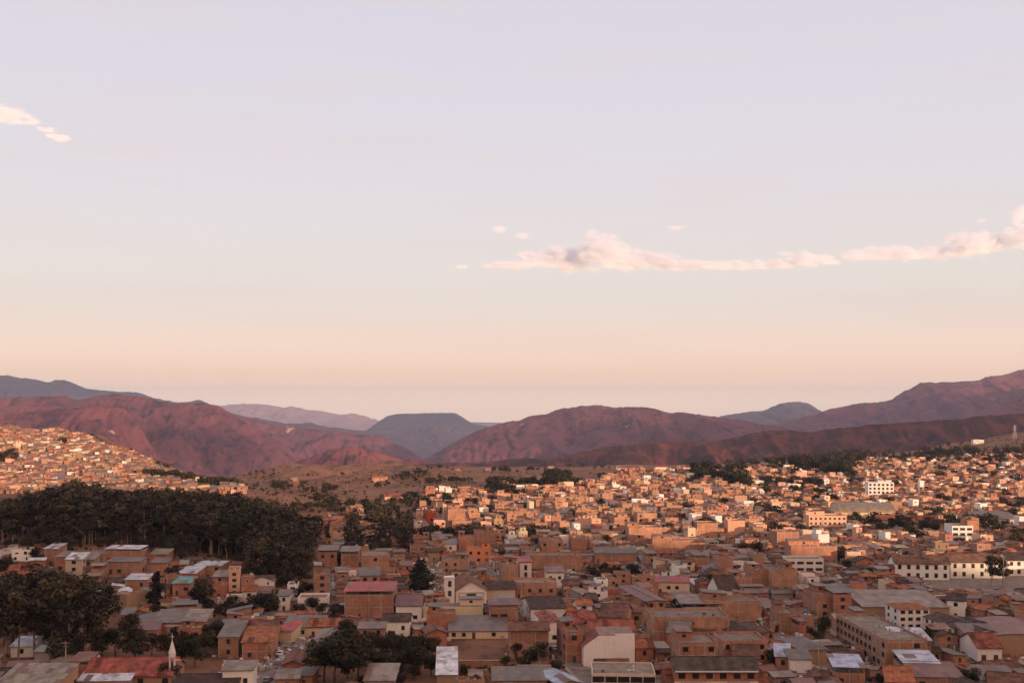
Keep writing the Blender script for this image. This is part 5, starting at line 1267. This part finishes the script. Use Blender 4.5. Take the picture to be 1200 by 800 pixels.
def car(x, y, rot, cn, label):
    cols = {'white': (.75,.73,.7), 'red': (.4,.04,.03), 'grey': (.2,.2,.2), 'blue': (.06,.1,.22), 'silver': (.45,.45,.46)}
    if cn not in CM:
        k = MB(); k.v, k.f, k.m = cb.v, cb.f, cb.m; k.c = [cols[cn]]*len(cb.f); CM[cn] = k.mesh('body')
    rt = empty('parked_car', x, y, z1(x, y)+.11, rot); tag(rt, label, 'car', 'cars on the streets')
    for n, me in (('body', CM[cn]), ('windows', cg)):
        o = bpy.data.objects.new(n, me); C.objects.link(o); o.parent = rt
    for sx in (-1.3, 1.3):
        for sy in (-.76, .76):
            o = bpy.data.objects.new('wheel', cw); C.objects.link(o); o.parent = rt; o.location = (sx, sy, .33)
            if sy > 0: o.rotation_euler = (0, 0, math.pi)
ca = xy(U0-1.8, 0)
for v, cn, lb in [(352, 'silver', 'silver car at the lower end of the main street by the garden wall'), (368, 'white', 'white car parked on the main street beside the blank white wall'), (402, 'red', 'red car parked on the main street below the brick house'), (425, 'grey', 'grey car near the bend of the main street')]:
    x, y = xy(U0-2.0, v); car(x, y, TH+math.pi/2, cn, lb)
car(-74.3, 352, math.pi/2, 'white', 'white car coming down the steep street'); car(-70.9, 318, math.pi/2, 'grey', 'grey car at the foot of the steep street')
for px, cn, lb in [(1124, 'white', 'white car parked by the plaza in front of the balcony doors'), (1168, 'silver', 'silver car parked by the plaza near the slender trees'), (1098, 'red', 'red car parked at the left end of the plaza')]:
    x, y = ground_at(px, 672.5); car(x, y, 0, cn, lb)
# water tanks on flat roofs
k = 0
flat = [s for s in indiv+hand if s['rt'] == 'flat' and s['score'] > 60 and s['y'] < 560]
for s in flat[:26]:
    c, q = math.cos(s['rot']), math.sin(s['rot']); u, v = s['w']*.28, s['d']*.2
    x, y = s['x']+u*c-v*q, s['y']+u*q+v*c
    s['tank'] = dict(x=x, y=y, z=s['z']+s['h'])
tl = [dict(x=s['tank']['x'], y=s['tank']['y'], z=s['tank']['z']) for s in flat[:26]]
auto_labels(tl, lambda t: 'round rooftop water tank')
for i, t in enumerate(tl):
    rt = empty('water_tank', t['x'], t['y'], t['z']); tag(rt, t['label'], 'water tank', 'rooftop water tanks')
    col = [(.03,.03,.035), (.06,.16,.36), (.5,.46,.4)][i % 3]
    a = MB(); a.cyl(0, 0, .15, 1.35, .62, .62, col, MI['paint'], 12, False); a.cyl(0, 0, 1.35, 1.6, .62, .25, col, MI['paint'], 12); a.build('tank_body', rt)
    a = MB(); a.box(-.7, .7, -.7, .7, 0, .15, CONC, MI['concrete']); a.build('base', rt)
    a = MB(); a.cyl(0, 0, 1.6, 1.7, .26, .22, (.05,.05,.05), MI['paint'], 10); a.build('lid', rt)

# ------------------------------------------------------------------ clouds (volumes, far outside the haze)
PUFF = bpy.data.meshes.new('puff'); import bmesh as _bm
_b = _bm.new(); _bm.ops.create_icosphere(_b, subdivisions=3, radius=1); _b.to_mesh(PUFF); _b.free()
def cloud(name, label, D, blobs, dens, seed):
    """blobs: (px, py, half width px, half height px); each puff is a soft ball of vapour, ragged by noise"""
    k = D/F; r = random.Random(seed)
    rt = empty('cloud', (blobs[0][0]-600)*k, D, CAM-(blobs[0][1]-HOR)*k); tag(rt, label, 'cloud', 'evening clouds')
    ex = []
    for (px, py, a, b) in blobs:
        if a > 12: ex += [(px+r.uniform(-.9, .9)*a, py+r.uniform(-.9, .7)*b, a*r.uniform(.3, .6), b*r.uniform(.35, .7)) for k_ in range(2)]
    for (px, py, a, b) in blobs+ex:
        o = bpy.data.objects.new('puff', PUFF); C.objects.link(o); o.parent = rt
        o.location = ((px-blobs[0][0])*k, r.uniform(-1, 1)*b*k, -(py-blobs[0][1])*k); o.scale = (a*1.35*k, max(b*2, a*.6)*k, b*1.7*k)
CD = 36000; _k = CD/F
m = bpy.data.materials.new('cloud_vapour'); m.use_nodes = True; nt = m.node_tree; L = nt.links; nt.nodes.remove(nt.nodes['Principled BSDF'])
pv = nn(nt, 'ShaderNodeVolumePrincipled'); L.new(pv.outputs[0], nt.nodes['Material Output'].inputs['Volume'])
pv.inputs['Color'].default_value = (.90, .935, 1., 1)
tco = nn(nt, 'ShaderNodeTexCoord'); ln = nn(nt, 'ShaderNodeVectorMath', operation='LENGTH'); L.new(tco.outputs['Object'], ln.inputs[0])
ge = nn(nt, 'ShaderNodeNewGeometry'); mp = nn(nt, 'ShaderNodeMapping'); mp.inputs['Scale'].default_value = (.55, .55, 1.15); L.new(ge.outputs['Position'], mp.inputs['Vector'])
no = nn(nt, 'ShaderNodeTexNoise'); no.inputs['Scale'].default_value = 1/(8*_k); no.inputs['Detail'].default_value = 7; no.inputs['Roughness'].default_value = .66; no.inputs['Distortion'].default_value = .5
L.new(mp.outputs[0], no.inputs['Vector'])
fo = nn(nt, 'ShaderNodeMapRange'); fo.inputs['From Min'].default_value = 0.; fo.inputs['From Max'].default_value = 1.; fo.inputs['To Min'].default_value = .55; fo.inputs['To Max'].default_value = -.06; L.new(ln.outputs['Value'], fo.inputs['Value'])
su = nn(nt, 'ShaderNodeMath', operation='ADD'); L.new(no.outputs['Fac'], su.inputs[0]); L.new(fo.outputs[0], su.inputs[1])
mr = nn(nt, 'ShaderNodeMapRange'); mr.inputs['From Min'].default_value = .62; mr.inputs['From Max'].default_value = 1.1; mr.inputs['To Max'].default_value = .34/_k; L.new(su.outputs[0], mr.inputs['Value'])
L.new(mr.outputs[0], pv.inputs['Density']); PUFF.materials.append(m)

cloud('cloud', 'long pink cloud bank with rounded top right of centre', CD, [(600,311,34,4),(640,305,30,8),(672,301,36,14),(704,297,32,16),(735,302,34,12),(770,306,34,9),(805,310,34,6),(840,311,24,5),(868,310,22,5),(892,310,18,5),(906,309,16,5),(650,294,12,6)], .55, 1)
cloud('cloud', 'pink streak of cloud rising to the right edge', CD, [(912,309,16,5),(925,307,18,6),(945,304,26,8),(972,304,18,6),(1000,300,22,6),(1030,297,28,8),(1060,299,28,7),(1100,296,30,8),(1130,288,34,12),(1165,283,34,10),(1200,279,34,12),(1235,274,30,12)], .5, 2)
cloud('cloud', 'pale pink cloud touching the left edge high up', CD, [(-12,134,30,9),(12,137,26,8),(32,143,16,3)], .5, 3)
cloud('cloud', 'small faint pink wisp near the left edge', CD, [(70,161,14,4),(55,152,14,3)], .25, 4)
cloud('cloud', 'tiny wisp left of the long pink cloud bank', CD, [(585,269,9,4),(612,276,12,4),(540,312,9,2.5)], .3, 5)
cloud('cloud', 'tiny wisp above the long pink cloud bank', CD, [(792,267,12,2.5),(693,273,10,4)], .3, 6)
cloud('cloud', 'small upright puff at the right edge above the streak', CD, [(1190,254,10,8),(1150,259,8,3),(1200,246,9,6)], .3, 7)

# unseen low clouds added behind the camera to cast shade on the mountains
def shade_cloud(q0, q1, r0, r1, s0, label):
    ax = Vector((-.57, .82)); bx = Vector((.82, .57)); me = bpy.data.meshes.new('cloud'); import bmesh
    bm = bmesh.new(); q = (q0+q1)/2; r = random.Random(int(q0)); n = 7
    for k in range(n):
        rc_ = r0+(r1-r0)*(k+.5)/n; p = ax*s0+bx*rc_; hz_ = (q1-q0)/2*r.uniform(.75, 1.1); z = q-.1228*s0+r.uniform(-.15, .15)*(q1-q0)
        mt = Matrix.Translation((p.x, p.y, z)) @ Matrix.Rotation(math.atan2(bx.y, bx.x), 4, 'Z') @ Matrix.Diagonal(((r1-r0)/n*1.1, 900, hz_, 1))
        bmesh.ops.create_icosphere(bm, subdivisions=4, radius=1, matrix=mt)
    bm.to_mesh(me); bm.free(); me.materials.append(SHM)
    o = bpy.data.objects.new('cloud', me); C.objects.link(o)  # added shade caster out of view, not one of the visible clouds
    rm = o.modifiers.new('r', 'REMESH'); rm.mode = 'VOXEL'; rm.voxel_size = 40
    tag(o, label, 'cloud', 'evening clouds')
SHM = bpy.data.materials.new('shade_cloud_vapour'); SHM.use_nodes = True; _n = SHM.node_tree; _n.nodes.remove(_n.nodes['Principled BSDF'])
_v = nn(_n, 'ShaderNodeVolumePrincipled'); _v.inputs['Color'].default_value = (.97,.96,.96,1); _v.inputs['Density'].default_value = .0032; _n.links.new(_v.outputs[0], _n.nodes['Material Output'].inputs['Volume'])
shade_cloud(370, 570, 4000, 5900, -9000, 'unseen cloud added behind the viewpoint to shade the middle mountain')
shade_cloud(1440, 1800, 7700, 9300, -9500, 'unseen cloud added behind the viewpoint to shade the flat-topped mountain')
shade_cloud(430, 720, 5500, 8600, -10500, 'unseen cloud added behind the viewpoint to shade the right range')
shade_cloud(190, 300, 2680, 3700, -8000, 'unseen cloud added behind the viewpoint to shade the dark right ridge')
shade_cloud(470, 650, 1450, 2150, -9300, 'unseen cloud added behind the viewpoint to shade the left massif gully')
shade_cloud(1950, 2480, 2800, 6600, -9800, 'unseen cloud added behind the viewpoint to shade the far left ridge')

# ------------------------------------------------------------------ haze
hz = MB(); hz.box(-19500, 19500, -1600, 33500, -470, 620, (1,1,1), 0)
me = bpy.data.meshes.new('haze'); me.from_pydata(hz.v, [], hz.f)
m = bpy.data.materials.new('haze_air'); m.use_nodes = True; nt = m.node_tree; nt.nodes.remove(nt.nodes['Principled BSDF'])
pv = nn(nt, 'ShaderNodeVolumePrincipled'); nt.links.new(pv.outputs[0], nt.nodes['Material Output'].inputs['Volume'])
pv.inputs['Color'].default_value = (.70, .80, 1.0, 1); pv.inputs['Density'].default_value = 3.6e-5; pv.inputs['Anisotropy'].default_value = .45
me.materials.append(m); o = bpy.data.objects.new('haze', me); C.objects.link(o); o['kind'] = 'stuff'

# ------------------------------------------------------------------ sun and sky
SUN_EL = math.radians(7.0); SUN_AZ = (.57, -.82)      # towards the sun: behind the camera, to the right
sd = bpy.data.lights.new('sun', 'SUN'); sd.energy = 5.; sd.angle = math.radians(.6); sd.color = (1., .65, .42)
so = bpy.data.objects.new('sun', sd); C.objects.link(so)
d = Vector((SUN_AZ[0]*math.cos(SUN_EL), SUN_AZ[1]*math.cos(SUN_EL), math.sin(SUN_EL)))
so.rotation_euler = d.to_track_quat('Z', 'Y').to_euler(); so.location = (400, -400, 400)
w = bpy.data.worlds.new('World'); SC.world = w; w.use_nodes = True; nt = w.node_tree; L = nt.links
bg = nt.nodes['Background']; bg.inputs['Strength'].default_value = .1
sky = nn(nt, 'ShaderNodeTexSky'); sky.sky_type = 'NISHITA'; sky.sun_disc = False; sky.sun_elevation = SUN_EL
sky.sun_rotation = math.atan2(SUN_AZ[0], SUN_AZ[1]); sky.altitude = 2300; sky.air_density = 1.; sky.dust_density = 2.; sky.ozone_density = 1.
tc = nn(nt, 'ShaderNodeTexCoord'); sp = nn(nt, 'ShaderNodeSeparateXYZ'); L.new(tc.outputs['Generated'], sp.inputs[0])
rp = nn(nt, 'ShaderNodeValToRGB'); cr = rp.color_ramp
def lin(c): return tuple(((v/255+.055)/1.055)**2.4 if v > 10 else v/255/12.92 for v in c)
stops = [(0., (255,206,172)), (.02, (255,214,184)), (.05, (248,225,207)), (.11, (241,228,218)), (.19, (233,225,228)), (.28, (226,221,230)), (.42, (219,214,226)), (1., (160,164,190))]
cr.elements[0].position = 0; cr.elements[0].color = (*lin(stops[0][1]), 1); cr.elements[1].position = 1; cr.elements[1].color = (*lin(stops[-1][1]), 1)
for p, c in stops[1:-1]:
    e = cr.elements.new(p); e.color = (*lin(c), 1)
L.new(sp.outputs['Z'], rp.inputs['Fac'])
# thin high cirrus: streaks of slightly creamier sky
cmp_ = nn(nt, 'ShaderNodeMapping'); cmp_.inputs['Scale'].default_value = (2.2, 2.2, 16); cmp_.inputs['Rotation'].default_value = (0, math.radians(5), 0); L.new(tc.outputs['Generated'], cmp_.inputs['Vector'])
cno = nn(nt, 'ShaderNodeTexNoise'); cno.inputs['Scale'].default_value = 1.6; cno.inputs['Detail'].default_value = 6; cno.inputs['Distortion'].default_value = .6; L.new(cmp_.outputs[0], cno.inputs['Vector'])
cmr = nn(nt, 'ShaderNodeMapRange'); cmr.inputs['From Min'].default_value = .46; cmr.inputs['From Max'].default_value = .72; cmr.inputs['To Max'].default_value = .34; L.new(cno.outputs['Fac'], cmr.inputs['Value'])
cmx = nn(nt, 'ShaderNodeMix', data_type='RGBA'); L.new(cmr.outputs[0], cmx.inputs['Factor']); L.new(rp.outputs['Color'], cmx.inputs['A']); cmx.inputs['B'].default_value = (.83, .66, .60, 1)
sc = nn(nt, 'ShaderNodeVectorMath', operation='SCALE'); sc.inputs['Scale'].default_value = 10.9; hb = nn(nt, 'ShaderNodeMapRange'); hb.inputs['From Min'].default_value = -.01; hb.inputs['From Max'].default_value = .10; hb.inputs['To Min'].default_value = 1.; hb.inputs['To Max'].default_value = 0.; hb.interpolation_type = 'SMOOTHSTEP'; L.new(sp.outputs['Z'], hb.inputs['Value'])
hx = nn(nt, 'ShaderNodeMix', data_type='RGBA'); L.new(hb.outputs[0], hx.inputs['Factor']); L.new(cmx.outputs['Result'], hx.inputs['A']); hx.inputs['B'].default_value = (1.35, .86, .58, 1)
h2 = nn(nt, 'ShaderNodeMapRange'); h2.inputs['From Min'].default_value = .004; h2.inputs['From Max'].default_value = .030; h2.inputs['To Min'].default_value = 1.; h2.inputs['To Max'].default_value = 0.; h2.interpolation_type = 'SMOOTHSTEP'; L.new(sp.outputs['Z'], h2.inputs['Value'])
h3 = nn(nt, 'ShaderNodeMix', data_type='RGBA'); L.new(h2.outputs[0], h3.inputs['Factor']); L.new(hx.outputs['Result'], h3.inputs['A']); h3.inputs['B'].default_value = (1.70, 1.18, .77, 1)
L.new(h3.outputs['Result'], sc.inputs[0])
# towards the sunset the sky glows warmer
dt_ = nn(nt, 'ShaderNodeVectorMath', operation='DOT_PRODUCT'); dt_.inputs[1].default_value = tuple(d); L.new(tc.outputs['Generated'], dt_.inputs[0])
mr = nn(nt, 'ShaderNodeMapRange'); mr.inputs['From Min'].default_value = -.1; mr.inputs['From Max'].default_value = 1.; mr.interpolation_type = 'SMOOTHSTEP'; L.new(dt_.outputs['Value'], mr.inputs['Value'])
mg = nn(nt, 'ShaderNodeMix', data_type='RGBA'); L.new(mr.outputs[0], mg.inputs['Factor']); L.new(sc.outputs[0], mg.inputs['A']); mg.inputs['B'].default_value = (14.5, 8.8, 6.1, 1)
mx = nn(nt, 'ShaderNodeMix', data_type='RGBA'); mx.inputs['Factor'].default_value = .12; L.new(mg.outputs['Result'], mx.inputs['A']); L.new(sky.outputs[0], mx.inputs['B'])
L.new(mx.outputs['Result'], bg.inputs['Color'])

# ------------------------------------------------------------------ camera and render settings
cd = bpy.data.cameras.new('camera'); cam = bpy.data.objects.new('camera', cd); C.objects.link(cam); SC.camera = cam
cam.location = (0, 0, CAM); cam.rotation_euler = (math.pi/2, 0, 0)
cd.sensor_width = 36; cd.lens = 36*F/1200; cd.shift_y = (HOR-400)/1200; cd.clip_start = .5; cd.clip_end = 90000
vs = SC.view_settings; vs.view_transform = 'Standard'; vs.look = 'None'; vs.gamma = 1; vs.use_curve_mapping = False; vs.exposure = 0
try:
    SC.render.engine = 'CYCLES'; SC.cycles.volume_bounces = 8; SC.cycles.max_bounces = 10; SC.cycles.diffuse_bounces = 3
except Exception as ex: print(ex)
